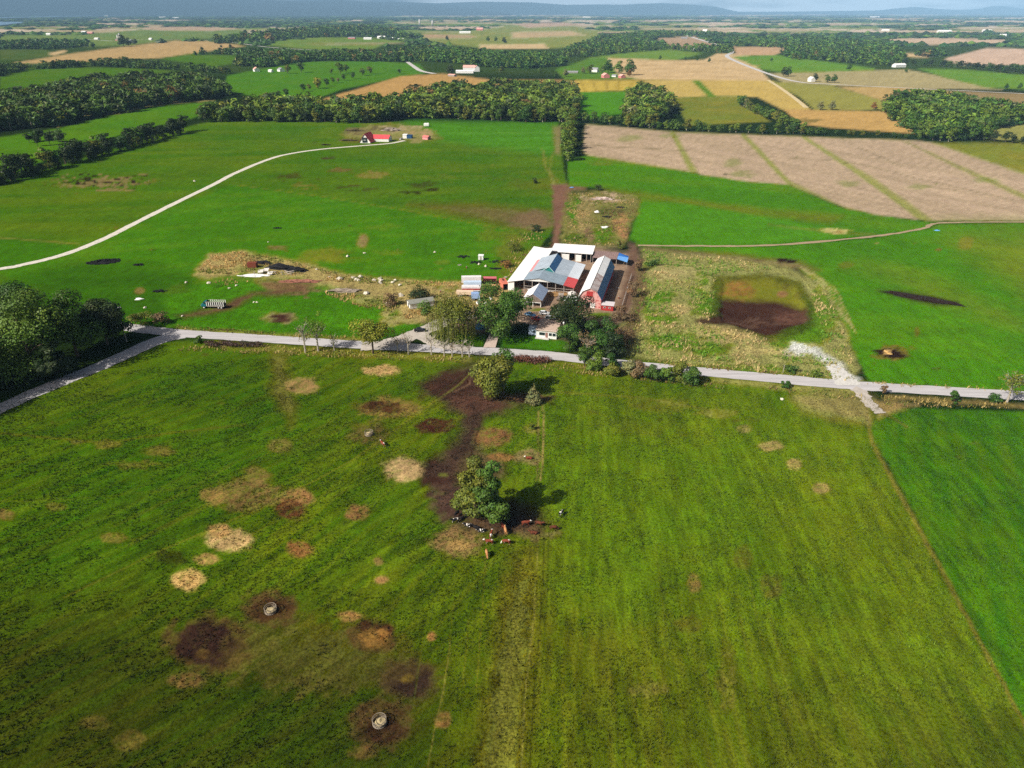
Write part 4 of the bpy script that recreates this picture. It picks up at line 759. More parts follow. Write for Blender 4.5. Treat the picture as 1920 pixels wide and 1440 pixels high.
for i, (x, yb, yt, k, lb) in enumerate([(500, 183, 172, 'yellow', 'pale yellow tree standing at the back of the pasture wood'), (523, 184, 170, 'deep', 'dark lone shrub between the pasture wood and the light green field'), (537, 181, 166, 'deep', 'slim dark tree beside the thin line through the light green field'), (569, 172, 157, 'deep', 'round dark tree at the near end of the field shrub line'), (580, 169, 158, 'olive', 'small olive tree in the field shrub line'),
     (597, 166, 143, 'yellow', 'broad golden tree in the field shrub line'), (613, 162, 147, 'deep', 'dark tree right beside the golden tree of the field shrub line'), (624, 156, 145, 'green', 'small round tree just past the golden tree'), (634, 155, 146, 'grey', 'small greyish tree in the middle of the field shrub line'), (645, 151, 139, 'deep', 'dark tree in the middle of the field shrub line'), (662, 148, 136, 'deep', 'dark full tree toward the far end of the field shrub line'), (680, 142, 128, 'green', 'round green tree ending the field shrub line'),
     (694, 139, 125, 'olive', 'forked olive tree past the end of the field shrub line'), (749, 139, 129, 'deep', 'small lone tree in the middle of the light green field'), (565, 136, 117, 'deep', 'tall dark tree beside the white cottage lane'), (622, 139, 129, 'green', 'small round tree on the edge of the rough patch'), (638, 139, 118, 'green', 'tall slim tree on the edge of the rough patch'), (649, 136, 121, 'green', 'slim tree next to the tall slim one'), (540, 138, 122, 'olive', 'olive tree behind the white cottage')]):
    X, Y = at(x, yb); rg = random.Random(900 + i); row_tree(('ball', k, 60 + len(k)), 'deciduous_tree', lb, 'tree', X, Y, hgt(x, yb, yt), 'shrubs and trees in the light green field', rg, 1.15)
for i, (x, yb, yt, k, lb) in enumerate([(1180, 141, 112, 'deep', 'tall dark tree behind the pink barns'), (1130, 138, 122, 'green', 'green tree beside the pale farmhouse of the pink barns'), (1140, 136, 113, 'deep', 'dark tree left of the pale farmhouse by the pink barns'), (1160, 138, 114, 'green', 'full green tree close behind the first pink barn'), (1106, 138, 121, 'olive', 'olive tree at the entrance of the pink barn farm'), (1093, 138, 126, 'grey', 'small greyish tree at the entrance of the pink barn farm'), (1042, 145, 134, 'deep', 'dark shrub in the hedge west of the pink barn farm'), (1012, 137, 126, 'green', 'low tree on the mound west of the pink barn farm'), (1060, 144, 130, 'grey', 'grey tree in the hedge west of the pink barn farm'), (1180, 143, 131, 'rust', 'small rust coloured tree beyond the second pink barn'),
     (1238, 112, 104, 'deep', 'lone round tree inside the big stubble field'), (1285, 113, 106, 'deep', 'small tree on the far edge of the big stubble field'), (1308, 114, 107, 'deep', 'dark tree on the far edge of the big stubble field'), (1330, 117, 109, 'deep', 'round tree near the bend of the far road'),
     (1469, 143, 126, 'dark', 'dark leafy pair tree near the crossing of the far road'), (1478, 143, 125, 'deep', 'tall tree near the crossing of the far road'), (1527, 153, 138, 'dark', 'dark tree shading the white roadside cottage'), (1551, 155, 140, 'green', 'green tree beside the white roadside cottage'), (1564, 155, 140, 'deep', 'dark tree at the end of the white cottage garden'), (1592, 132, 119, 'deep', 'lone dark tree at the green field corner'), (1698, 136, 128, 'deep', 'dark shrub next to the white hoop shed'), (1446, 115, 108, 'deep', 'small lone tree in the far pale green field'),
     (1538, 206, 190, 'grey', 'thin grey tree on the edge of the orange field'), (1560, 206, 189, 'grey', 'spreading grey tree on the edge of the orange field'), (1637, 206, 192, 'rust', 'small rusty tree near the corner of the right wood'), (1886, 167, 157, 'deep', 'round lone tree on the far right meadow'), (1912, 167, 156, 'deep', 'second round lone tree on the far right meadow'),
     (838, 76, 67, 'dark', 'dark round tree in the far hay fields'), (945, 82, 70, 'dark', 'dark large tree in the far hay fields'), (915, 78, 68, 'deep', 'small tree of the far row in the hay fields'), (930, 78, 69, 'deep', 'small tree near the end of the far row in the hay fields'), (845, 141, 121, 'dark', 'large dark tree beside the white farm with pale roofs'), (940, 137, 124, 'olive', 'round olive tree past the white farm with pale roofs'), (232, 87, 66, 'dark', 'dark tree behind the silo'), (242, 87, 71, 'dark', 'dark tree in front of the silo farm barn'), (255, 84, 73, 'dark', 'dark tree at the end of the silo farm barn'), (430, 137, 128, 'deep', 'small dark tree near the white cottages'), (137, 62, 56, 'dark', 'dark tree by the far red barns'), (415, 90, 84, 'dark', 'small tree by the far lane'), (432, 90, 82, 'dark', 'taller tree by the far lane')]):
    X, Y = at(x, yb); rg = random.Random(700 + i); row_tree(('ball', k, 80 + len(k)), 'deciduous_tree', lb, 'tree', X, Y, hgt(x, yb, yt), 'scattered trees of the far fields', rg, 1.2)
print('rows', cnt)
# --- far wooded plain: low rounded masses of canopy
rg = np.random.default_rng(77); PV = []; PT = []; PF = []
ico = bmesh.new(); bmesh.ops.create_icosphere(ico, subdivisions=1, radius=1.0); iv = np.array([v.co[:] for v in ico.verts]); iff = np.array([[v.index for v in f.verts] for f in ico.faces]); ico.free()
idxs = {}
gx2 = GX.reshape(gshape); fld = gfield.reshape(gshape)
k = 0
for n in range(21000):
    y = 25.2 + 62 * rg.random() ** 1.7; x = rg.uniform(-420, 2340)
    X, Y = at(x, y); r = int(np.searchsorted(-PY[::gshape[1]], -y)); r = min(r, gshape[0] - 1); c = int((X / Y - ratio[0]) / 0.0029)
    if 0 <= c < gshape[1] and fld[r, c] > 0.3: continue
    if y > 62 and 380 < x < 1500 and rg.random() < .7: continue
    d = Y; wd = 7 + d * 0.0022 * rg.uniform(0.5, 1.5); hh = rg.uniform(7, 13)
    wig = 1 + 0.22 * rg.normal(size=(len(iv), 1))
    P = iv * wig * np.array([wd * rg.uniform(1, 1.7), wd, hh]); P[:, 2] = np.maximum(P[:, 2], -0.5)
    PV.append(P + np.array([X, Y, 0])); PF.append(iff + k * len(iv)); v = rg.uniform(0.6, 1.3)
    cc = np.array(LEAFC[['dark', 'deep', 'green', 'pine', 'dark', 'deep', 'dark'][rg.integers(0, 7)]]) * v; PT.append(np.tile(cc, (len(iv), 1))); k += 1
V = np.concatenate(PV); far_w = link('wooded_plain', np_mesh('wooded_plain', V, 3, np.concatenate(PF), M_WOOD, {'tint': np.concatenate(PT)})); tag(far_w, 'distant wooded plain stretching to the hills', 'wood', kind='stuff')
print('far lumps', k)

# --- the single trees round the farm and in the pasture
def T_(name, label, x, yb, yt, wpx, leaf, seed, cat='tree', dx=0, **kw):
    h = hgt(x, yb, yt); return plant_tree(name, label, cat, at(x, yb), h, wpx * mpp((yb + yt) / 2) * 1.0, leaf, seed, **kw)
T_('deciduous_tree', 'tall olive tree of the pasture pair where the cattle gather', 892, 968, 856, 70, 'olive', 201, n=8500, size=0.55, z0=0.05, nb=40, br=0.2)
T_('deciduous_tree', 'fresh green tree of the pasture pair where the cattle gather', 920, 980, 872, 62, 'fresh', 202, n=7500, size=0.55, z0=0.0, nb=36, br=0.22)
T_('deciduous_tree', 'broad olive tree by the muddy gate with a spruce next to it', 925, 748, 664, 80, 'olive', 203, n=10000, size=0.6, z0=0.04, nb=44, br=0.2)
T_('deciduous_tree', 'slim green tree rising behind the broad olive tree by the muddy gate', 944, 738, 654, 34, 'fresh', 204, n=3000, size=0.5, z0=0.05, nb=22, br=0.28)
T_('spruce_tree', 'small pale spruce standing in the shade beside the muddy gate', 1000, 756, 717, 22, 'grey', 205, n=2200, size=0.4, shape='cone', bark=M_BARKD)
T_('willow_tree', 'large weeping willow beside the farm driveway', 850, 634, 548, 92, 'olive', 206, n=16000, size=0.5, shape='willow')
T_('maple_tree', 'big fresh green maple on the lawn beside the white house', 945, 628, 544, 100, 'fresh', 207, n=13000, size=0.65, z0=0.14, nb=44, br=0.19)
T_('deciduous_tree', 'dense dark round tree behind the white house', 1066, 618, 561, 78, 'dark', 208, n=9000, size=0.6, z0=0.06, nb=34)
T_('deciduous_tree', 'dark tree standing close beside the white house wall', 1068, 655, 608, 44, 'deep', 209, n=4500, size=0.55, z0=0.02)
T_('deciduous_tree', 'full dark green tree between the bare tree and the reeds', 1128, 659, 600, 62, 'deep', 210, n=7500, size=0.6, z0=0.03, nb=30)
T_('deciduous_tree', 'lower dark tree tucked behind the full one at the reeds', 1148, 668, 626, 44, 'dark', 211, n=2600, size=0.55, z0=0.0)
T_('deciduous_tree', 'golden topped round tree standing alone on the road verge', 700, 663, 598, 64, 'yellow', 212, n=5200, size=0.55, z0=0.30, nb=30, bark=M_BARKD)
T_('bare_tree', 'leafless grey branching tree in front of the dark farm trees', 1100, 668, 624, 40, 'dry', 213, n=260, size=0.5, bark=M_BARKP, limbs=9, twigs=9, z0=0.3)
for i, (x, yb, yt, wd, n, lf, lb) in enumerate([(573, 661, 594, 26, 260, 'grey', 'tall thin nearly bare tree at the west end of the verge row'), (597, 658, 590, 36, 1200, 'green', 'sparse green tree next to the thin bare one on the verge'), (627, 657, 622, 16, 120, 'olive', 'short bare sapling between the sparse tree and the golden tree'), (746, 660, 625, 20, 60, 'dry', 'short bare tree just past the golden verge tree'), (766, 664, 616, 24, 60, 'dry', 'white stemmed bare tree opposite the parked dark car'), (809, 665, 622, 24, 60, 'dry', 'bare pale tree at the driveway mouth'),
        (833, 667, 628, 24, 80, 'olive', 'leaning bare tree on the verge below the willow'), (848, 668, 632, 14, 40, 'dry', 'thin bare sapling below the willow'), (867, 669, 625, 22, 80, 'olive', 'bare tree on the verge across from the concrete drive'), (880, 669, 634, 16, 40, 'dry', 'last bare sapling before the muddy gate')]):
    T_('bare_tree', lb, x, yb, yt, wd, lf, 230 + i, n=n, size=0.42, bark=M_BARKP, limbs=7, twigs=7, z0=0.25)
for i, (x, yb, yt, wd, lf, lb) in enumerate([(1096, 688, 650, 28, 'deep', 'dark conical young tree opening the roadside thicket'), (1114, 694, 648, 34, 'green', 'taller green tree near the start of the roadside thicket'), (1146, 690, 658, 28, 'deep', 'dark round tree over the road in the thicket'), (1150, 704, 684, 30, 'olive', 'low olive bush under the dark round thicket tree'), (1180, 702, 674, 30, 'grey', 'greyish tree in the middle of the roadside thicket'), (1200, 706, 676, 34, 'dry', 'brownish leafy tree in the middle of the roadside thicket'),
        (1222, 712, 685, 36, 'deep', 'dark full bush in the roadside thicket'), (1250, 712, 688, 34, 'green', 'light green bush in the roadside thicket'), (1276, 714, 672, 38, 'olive', 'open crowned olive tree leaning over the road'), (1296, 719, 692, 34, 'deep', 'last dark bush of the roadside thicket')]):
    T_('deciduous_tree', lb, x, yb, yt, wd, lf, 250 + i, n=2600, size=0.5, z0=0.0, nb=20, bark=M_BARKD)
for i, (x, yb, yt, wd, n, lf, lb) in enumerate([(1888, 754, 686, 52, 700, 'olive', 'half bare tree on the verge by the bright mown field'), (1790, 753, 736, 20, 700, 'deep', 'small dark shrub on the verge beside the right road'), (1865, 754, 740, 24, 600, 'deep', 'low shrub next to the half bare verge tree'), (1655, 738, 722, 14, 300, 'dry', 'thin dry sapling beside the gate track'), (1472, 727, 716, 16, 500, 'deep', 'small dark bush on the verge below the reeds'), (1480, 697, 686, 26, 600, 'deep', 'dark bush on the reed side of the road'), (1530, 705, 694, 24, 500, 'green', 'green bush by the white gravel apron'),
        (372, 643, 625, 16, 500, 'deep', 'small dark bush at the road fork'), (265, 608, 584, 40, 1300, 'olive', 'olive bush beside the shaded road'), (302, 606, 584, 34, 1000, 'dry', 'brownish bush beside the shaded road'), (785, 562, 540, 46, 1800, 'dark', 'dark broad bush among the scrap near the grey shed'), (735, 573, 550, 34, 1200, 'dry', 'brown twiggy bush among the scrap'), (800, 586, 570, 38, 1200, 'fresh', 'bright green shrub in front of the long grey shed'),
        (1005, 433, 419, 18, 700, 'dark', 'round dark bush near the dirt lane'), (1122, 357, 346, 16, 600, 'dark', 'round dark bush at the edge of the junk ground'), (1003, 344, 334, 11, 400, 'dark', 'lone small bush in the upper pasture'), (1222, 498, 486, 24, 800, 'deep', 'dark bush in the reeds beside the yard'), (1163, 468, 448, 10, 300, 'olive', 'thin small tree behind the blue tarp'), (1170, 600, 575, 40, 1200, 'dry', 'brown thorny bush beside the yard track'), (1185, 556, 525, 26, 900, 'dry', 'tall brown scrub bush along the yard track'), (1198, 508, 478, 22, 800, 'dry', 'brown scrub bush at the top of the yard track'), (1165, 640, 612, 44, 1200, 'dry', 'brown scrub mass beside the full dark tree'), (998, 804, 793, 12, 250, 'olive', 'tiny sapling in the pasture beside the wheel tracks'), (965, 470, 455, 30, 800, 'olive', 'olive shrub on the bank behind the open barn'), (950, 500, 488, 26, 700, 'rust', 'rusty shrub on the bank beside the open barn')]):
    T_('shrub' if n > 320 and i else 'bare_tree', lb, x, yb, yt, wd, lf, 270 + i, cat='shrub' if i else 'tree', n=n, size=0.5, z0=0.0 if i else 0.2, nb=14, bark=M_BARKD if i else M_BARKP, limbs=5 if i else 8, twigs=0 if i else 7)
# the big shade trees at the road fork; the row goes on outside the frame and throws the shade on the side road
for i, (x, yb, yt, wd, lf, lb) in enumerate([(66, 694, 540, 150, 'green', 'huge spreading green tree at the road fork'), (146, 668, 552, 112, 'deep', 'large dark tree behind the huge green one at the fork'), (202, 645, 566, 84, 'dark', 'dark tree overhanging the shaded road at the fork'), (10, 640, 548, 120, 'deep', 'tall dark tree at the back of the fork clump'), (112, 706, 650, 60, 'dark', 'low dark tree under the huge green one'),
        (-88, 740, 600, 150, 'green', None), (-150, 776, 630, 140, 'deep', None), (-200, 800, 650, 150, 'deep', None), (-170, 700, 560, 150, 'dark', None), (-60, 640, 540, 120, 'dark', None)]):
    T_('deciduous_tree', lb or 'tall shade tree lining the side road past the fork', x, yb, yt, wd, lf, 300 + i, n=15000 if i < 5 else 6000, size=0.7 if i < 5 else 1.1, z0=0.06, nb=46, br=0.18, group='shade trees at the road fork')
# dense brown bramble along the verge
for i, (x0, x1, y, h, lb) in enumerate([(390, 488, 647, 2.2, 'dark brown bramble bank on the verge west of the thin trees'), (965, 1026, 677, 2.4, 'reddish brown bramble mound beside the muddy gate')]):
    rg_ = np.random.default_rng(340 + i); a, b = at(x0, y + 1), at(x1, y + 3); o = thing('bramble', lb, 'bramble', ((a[0] + b[0]) / 2, (a[1] + b[1]) / 2, 0))
    bl = [((f - .5) * (b[0] - a[0]), (f - .5) * (b[1] - a[1]) + rg_.normal() * .5, h * .35, 1.6, 1.3, h * rg_.uniform(.45, .7)) for f in np.linspace(0, 1, 16)]
    V, T = crown(rg_, bl, 2200, 0.4); link('foliage', crown_mesh('foliage', V, T, leaf_mat('leaf_red_bramble', A(104, 66, 52)) if i else leaf_mat('leaf_bramble', A(70, 52, 42))), o)

# ------------------------------------------------------------------ tall grass, reeds and rough pasture tufts
def ground_colour(P):
    py = to_px(P[:, 0], P[:, 1])[1]; r_ = np.clip(np.searchsorted(-PY[::gshape[1]], -py), 0, gshape[0] - 1); c_ = np.clip(((P[:, 0] / P[:, 1]) - ratio[0]) / 0.0029, 0, gshape[1] - 1).astype(int)
    return gc.reshape(*gshape, 3)[r_, c_]
def grass(name, label, regions, dens, hs, cols, seed, blades=5, width=0.10, spread=0.25, follow=False):
    rg = np.random.default_rng(seed); P = []; C = []
    for pts, mult in regions:
        W = np.array([at(*q) for q in pts]); x0, y0 = W.min(0); x1, y1 = W.max(0); n = int((x1 - x0) * (y1 - y0) * dens * mult)
        q = np.stack([rg.uniform(x0, x1, n), rg.uniform(y0, y1, n)], 1); _, ins = _edge_dist(q[:, 0], q[:, 1], [tuple(w_) for w_ in W]); q = q[ins]
        nn = fbm(q[:, 0] / 7, q[:, 1] / 7, seed, 3); q = q[nn > -0.22 + 0.2 * rg.random(len(q))]; P.append(q)
    P = np.concatenate(P); n = len(P); pat = np.clip(0.5 + 1.3 * fbm(P[:, 0] / 14, P[:, 1] / 14, seed + 9, 3), 0, 0.999)
    cidx = np.clip((pat * len(cols) + rg.normal(size=n) * 0.6).astype(int), 0, len(cols) - 1); base = np.array(cols)[cidx] if not follow else ground_colour(P) * (0.75 + 0.55 * rg.random((n, 1)))
    h = rg.uniform(*hs, n); V = np.zeros((n, blades, 3, 3))
    for b in range(blades):
        a = rg.uniform(0, 6.283, n); d = np.stack([np.cos(a), np.sin(a)], 1); o = P + d * (rg.random(n) * spread)[:, None]; pr = np.stack([-d[:, 1], d[:, 0]], 1) * (width * rg.uniform(.6, 1.5, n))[:, None]
        V[:, b, 0, :2] = o - pr; V[:, b, 1, :2] = o + pr; V[:, b, 2, :2] = o + d * (h * rg.uniform(0.15, 0.7, n))[:, None]; V[:, b, 2, 2] = h * rg.uniform(0.7, 1.1, n); V[:, b, :2, 2] = -0.1
    T = np.repeat((base * rg.uniform(0.7, 1.3, (n, 1))), blades * 3, 0)
    o = link(name, np_mesh(name, V.reshape(-1, 3), 3, np.arange(n * blades * 3), M_WOOD, {'tint': T})); tag(o, label, 'grass', kind='stuff'); return n
gn = [grass('reeds', 'tall pale reeds and rushes round the muck pit',
    [([(1205, 470), (1340, 482), (1480, 502), (1345, 516), (1336, 600), (1300, 604), (1190, 590), (1205, 530)], 1), ([(1195, 600), (1300, 606), (1400, 622), (1450, 642), (1560, 672), (1588, 706), (1450, 702), (1300, 690), (1165, 662)], 1), ([(1520, 545), (1545, 540), (1590, 640), (1600, 690), (1540, 640)], 1)], 0.6, (0.5, 1.2), [A(190, 172, 114), A(168, 156, 96), A(136, 140, 66), A(98, 134, 36), A(80, 128, 24)], 51, 5, 0.13, 0.5),
    grass('verge_grass', 'long dry grass on the verges of the road', [([(300, 644), (420, 642), (600, 655), (880, 671), (880, 682), (560, 668), (300, 656)], 1), ([(330, 610), (480, 620), (690, 634), (690, 641), (480, 628), (330, 618)], 1), ([(1010, 678), (1330, 712), (1620, 736), (1625, 752), (1330, 728), (1010, 694)], .8), ([(1180, 672), (1600, 710), (1600, 716), (1180, 680)], 1), ([(1650, 742), (1920, 756), (1920, 768), (1660, 762)], .8), ([(1625, 716), (1920, 731), (1920, 737), (1625, 722)], .7)], 1.3, (0.4, 1.0), [A(186, 160, 96), A(150, 136, 66), A(112, 126, 36), A(140, 110, 66)], 52, 4, 0.10, 0.3),
    grass('dry_grass', 'tall straw coloured grass among the scrap west of the barns', [([(366, 512), (398, 477), (450, 472), (560, 492), (650, 517), (760, 527), (870, 530), (860, 540), (640, 530), (480, 508), (420, 515)], 1), ([(600, 548), (760, 560), (820, 575), (800, 604), (730, 592), (640, 565)], 1), ([(395, 530), (440, 520), (470, 530), (420, 540)], .8)], 0.8, (0.5, 1.2), [A(206, 176, 112), A(186, 156, 92), A(160, 140, 76), A(110, 124, 40)], 53, 5, 0.13, 0.4),
    grass('weeds', 'rank weeds over the junk ground behind the barns', [([(1064, 364), (1130, 360), (1196, 368), (1194, 400), (1176, 440), (1166, 460), (1056, 460)], 1), ([(960, 440), (1000, 430), (1030, 440), (1000, 462), (958, 525), (945, 520)], 1), ([(1196, 480), (1212, 490), (1212, 560), (1196, 612), (1178, 650), (1170, 610), (1192, 560)], 1)], 0.5, (0.4, 1.1), [A(186, 160, 100), A(140, 130, 62), A(96, 124, 32), A(120, 96, 60)], 54, 4, 0.14, 0.4)]
gn.append(grass('pasture_tufts', 'short tufted grass of the foreground pasture', [([(-60, 720), (480, 672), (880, 690), (1050, 700), (1600, 745), (1980, 790), (2030, 1560), (-110, 1560)], 1)], 2.6, (0.12, 0.42), [(1, 1, 1)], 55, 3, 0.10, 0.25, True))
print('grass', gn)
print('TRIS', sum(len(m_.polygons) * 2 if len(m_.polygons) and m_.polygons[0].loop_total == 4 else len(m_.polygons) for m_ in bpy.data.meshes))

# ------------------------------------------------------------------ the farm: its own frame, turned 14 degrees
FR = rad(14); FO = at(1085, 572)
def farm(x, y): return (FO[0] + x * math.cos(FR) + y * math.sin(FR), FO[1] - x * math.sin(FR) + y * math.cos(FR))
def farm_thing(name, label, cat, x, y): X, Y = farm(x, y); return thing(name, label, cat, (X, Y, 0), -FR)
M_WHITE = mat('white_metal', A(240, 238, 234), 0.55, 0.06, 0.4, spec=0.3); M_GREY = mat('galvanised', A(178, 190, 200), 0.45, 0.12, 0.35, spec=0.4)
M_GREYD = mat('galvanised_dull', A(150, 166, 178), 0.5, 0.14, 0.35, spec=0.4); M_SKYREFL = mat('sky_reflection_metal', A(46, 112, 168), 0.5, 0.15, 0.5, spec=0.4); M_REDM = mat('red_metal', A(206, 84, 84), 0.6, 0.1, 0.6)  # the blue stands for sky reflected on steep roof slopes, put into the colour
M_PINKM = mat('faded_red_metal', A(226, 150, 150), 0.6, 0.1, 0.6); M_RUSTM = mat('rusting_metal', A(206, 192, 186), 0.7, 0.2, 0.35, col2=A(150, 116, 104), thr=(0.45, 0.68)); M_BROWNR = mat('brown_ribbed_roof', A(140, 116, 110), 0.8, 0.2, 0.6)
M_REDW = mat('peeling_red_paint', A(216, 164, 156), 0.9, 0.2, 0.8, col2=A(178, 66, 62), thr=(0.5, 0.64), bump=0.1); M_REDP = mat('red_paint', A(176, 56, 54), 0.85, 0.2, 1.2); M_WOODG = mat('weathered_boards', A(158, 140, 128), 0.9, 0.3, 2.0, col2=A(104, 90, 82), stretch=(3, 3, 0.25))
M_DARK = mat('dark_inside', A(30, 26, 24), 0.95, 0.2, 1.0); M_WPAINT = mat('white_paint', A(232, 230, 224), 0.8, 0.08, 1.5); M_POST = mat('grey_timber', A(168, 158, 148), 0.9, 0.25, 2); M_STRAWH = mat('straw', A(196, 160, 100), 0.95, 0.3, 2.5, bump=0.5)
M_GLASS = mat('window_glass', A(40, 48, 52), 0.15, 0.2, 1.0, spec=0.6); M_BLK = mat('black_rubber', A(30, 29, 31), 0.8, 0.3, 3); M_TEALT = mat('teal_trim', A(40, 120, 116), 0.6, 0.1); M_SHING = mat('tan_shingle', A(192, 168, 150), 0.9, 0.14, 3.0, bump=0.2); M_CONC = mat('pale_concrete', A(206, 200, 192), 0.9, 0.15, 1.2)
for nm in ('galvanised', 'galvanised_dull', 'red_metal', 'sky_reflection_metal'):
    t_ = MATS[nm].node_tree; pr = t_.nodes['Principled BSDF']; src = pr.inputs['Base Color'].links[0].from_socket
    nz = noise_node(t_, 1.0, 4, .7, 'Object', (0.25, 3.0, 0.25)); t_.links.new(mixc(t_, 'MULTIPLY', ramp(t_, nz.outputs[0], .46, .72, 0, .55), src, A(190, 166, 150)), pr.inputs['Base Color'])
def roof_panel(parent, pts, m, t=0.12, name='roof_panel'): return MB().slab(pts, t).build(name, m, parent)

# gambrel barn
b = farm_thing('gambrel_barn', 'long white roofed gambrel barn with peeling red front wall', 'barn', 4.6, -2.2)
x0, x1, L = -4.6, 4.6, 42.5
def gam(y): return [(x0, y, 0), (x1, y, 0), (x1, y, 4.0), (x1 - 1.75, y, 6.9), (0, y, 8.3), (x0 + 1.75, y, 6.9), (x0, y, 4.0)]
MB().poly(gam(0), (0, 0.2, 0)).build('front_wall', M_REDW, b); MB().poly(gam(L), (0, -0.2, 0)).build('back_wall', M_REDW, b)
MB().box(x0, x0 + .2, .2, L - .2, 0, 4).build('side_wall', M_REDW, b); MB().box(x1 - .2, x1, .2, L - .2, 0, 4).build('side_wall', M_REDP, b)
e = 0.35; ya, yb = -0.45, L + 0.4
PL = [(x0 - e, 3.75), (x0 + 1.75, 7.02), (0, 8.45)]
for seg in ((ya, 14.4), (14.46, yb)):
    roof_panel(b, [(x0 - e, seg[0], 3.7), (x0 + 1.7, seg[0], 7.05), (x0 + 1.7, seg[1], 7.05), (x0 - e, seg[1], 3.7)], M_WHITE)
for s0, s1 in ((ya, 19.0), (19.12, 26.6), (26.72, 33.8), (33.92, yb)):
    roof_panel(b, [(x0 + 1.68, s0, 7.06), (0, s0, 8.48), (0, s1, 8.48), (x0 + 1.68, s1, 7.06)], M_WHITE)
for k, (s0, s1) in enumerate(((ya, 19.0), (19.35, 26.5), (26.85, 33.6), (33.95, yb))):
    roof_panel(b, [(0.02, s0, 8.48), (x1 - 1.68, s0, 7.06), (x1 - 1.68, s1, 7.06), (0.02, s1, 8.48)], M_RUSTM if k == 0 else M_WHITE)
roof_panel(b, [(x1 - 1.7, ya, 7.05), (x1 + e, ya, 3.7), (x1 + e, yb, 3.7), (x1 - 1.7, yb, 7.05)], M_SKYREFL, name='roof_panel')  # shaded steep slope: its blue sky reflection is painted into the panel colour
MB().tube([(0, ya, 8.5), (0, yb, 8.5)], 0.12, 6).build('ridge_cap', M_WHITE, b)
MB().poly([(-1.35, -.04, .2), (0.2, -.04, .2), (0.2, -.04, 2.3), (-1.35, -.04, 2.3)], (0, .03, 0)).build('doorway', M_DARK, b)
d_ = MB().poly([(0.45, -.09, .15), (2.3, -.09, .15), (2.3, -.09, 2.2), (0.45, -.09, 2.2)], (0, .07, 0)).build('door', M_WPAINT, b); MB().box(0.42, 2.33, -.13, -.095, 1.1, 1.2).build('door_rail', M_POST, d_)
MB().poly([(-1.3, -.08, 4.9), (1.2, -.08, 4.9), (1.2, -.08, 7.0), (-1.3, -.08, 7.0)], (0, .06, 0)).build('hay_door', M_REDP, b); MB().box(-1.7, 1.6, -.13, -.085, 4.72, 4.88).build('hay_door_rail', M_DARK, b)
MB().poly([(-.45, -.08, 3.3), (.4, -.08, 3.3), (.4, -.08, 4.0), (-.45, -.08, 4.0)], (0, .06, 0)).build('window', M_DARK, b)
MB().poly([(x0 - .1, -.10, 0), (x0 + 1.7, -.10, 0), (x0 + 1.2, -.10, 1.8), (x0 - .1, -.10, 3.2)], (0, .08, 0)).build('red_boarding', M_REDP, b)
# small red shed, white lean to, silo stub beside it
b = farm_thing('red_shed', 'small red shed with pale flat roof against the gambrel barn', 'shed', 11.9, -3.3)
MB().box(-2.35, 2.35, 0, 3.0, 0, 2.25).build('wall', M_REDP, b); roof_panel(b, [(-2.45, -.3, 2.3), (2.6, -.3, 2.3), (2.6, 3.2, 2.75), (-2.45, 3.2, 2.75)], mat('pale_sheet', A(206, 196, 196), .7, .1), .1, 'roof')
for x in (-1.1, .9): w_ = MB().box(x - .4, x + .4, -.06, -.01, 1.0, 1.6).build('window', M_WPAINT, b); MB().box(x - .3, x + .3, -.09, -.065, 1.08, 1.52).build('pane', M_GLASS, w_)
b = farm_thing('lean_to', 'low white roofed lean-to left of the gambrel barn', 'shed', -3.0, -2.7)
MB().box(-2.5, 2.6, .2, 4.2, 0, 2.1).build('wall', M_WOODG, b); roof_panel(b, [(-2.8, -.1, 2.2), (2.62, -.1, 2.6), (2.62, 4.6, 2.9), (-2.8, 4.6, 2.5)], M_WHITE, .1, 'roof')
b = farm_thing('feed_bin', 'squat pale round bin behind the white lean-to', 'bin', -3.6, 5.0)
MB().lathe([(1.9, 0), (1.9, 2.6), (1.7, 3.2), (.8, 3.7), (.1, 3.8)], 14).build('drum', M_CONC, b, True)
# big open barn
b = farm_thing('open_barn', 'wide open fronted cattle barn with patched grey and white metal roof', 'barn', -18.6, 10)
X = lambda v: v + 18.6
EL, RZ = 4.0, 6.6
def zl(x): return EL + (x + 32) * (RZ - EL) / 13.2                     # left slope
def zr(x): return RZ - (x + 18.8) * (RZ - 3.6) / 15.2                  # right slope
def P_(x, y, z): return (X(x), y - 10, z)
roof_panel(b, [P_(-32.2, 9.4, zl(-32.2)), P_(-25.2, 9.4, zl(-25.2)), P_(-25.2, 55.6, zl(-25.2)), P_(-32.2, 62, zl(-32.2))], M_WHITE)
roof_panel(b, [P_(-25.18, 9.4, zl(-25.18)), P_(-18.8, 9.4, RZ), P_(-18.8, 20.5, RZ), P_(-25.18, 20.5, zl(-25.18))], M_GREYD)
roof_panel(b, [P_(-25.18, 20.52, zl(-25.18)), P_(-24.0, 20.52, zl(-24)), P_(-24.0, 37.5, zl(-24)), P_(-25.18, 37.5, zl(-25.18))], M_PINKM)
roof_panel(b, [P_(-23.98, 20.52, zl(-24) + .02), P_(-16.5, 20.52, 8.1), P_(-16.5, 40.2, 8.1), P_(-23.98, 40.2, zl(-24) + .02)], M_GREY)
roof_panel(b, [P_(-25.18, 37.52, zl(-25.2)), P_(-24.0, 37.52, zl(-24)), P_(-24, 55, zl(-24)), P_(-25.18, 55.6, zl(-25.2))], M_WHITE)
roof_panel(b, [P_(-23.98, 40.4, zl(-24)), P_(-21, 40.4, zl(-21)), P_(-21, 54.5, zl(-21)), P_(-23.98, 55, zl(-24))], M_WHITE)
roof_panel(b, [P_(-16.48, 20.52, 8.1), P_(-14.2, 20.52, 5.72), P_(-14.2, 40.2, 5.72), P_(-16.48, 40.2, 8.1)], M_SKYREFL)  # steep monitor slope, reflected sky painted in as blue
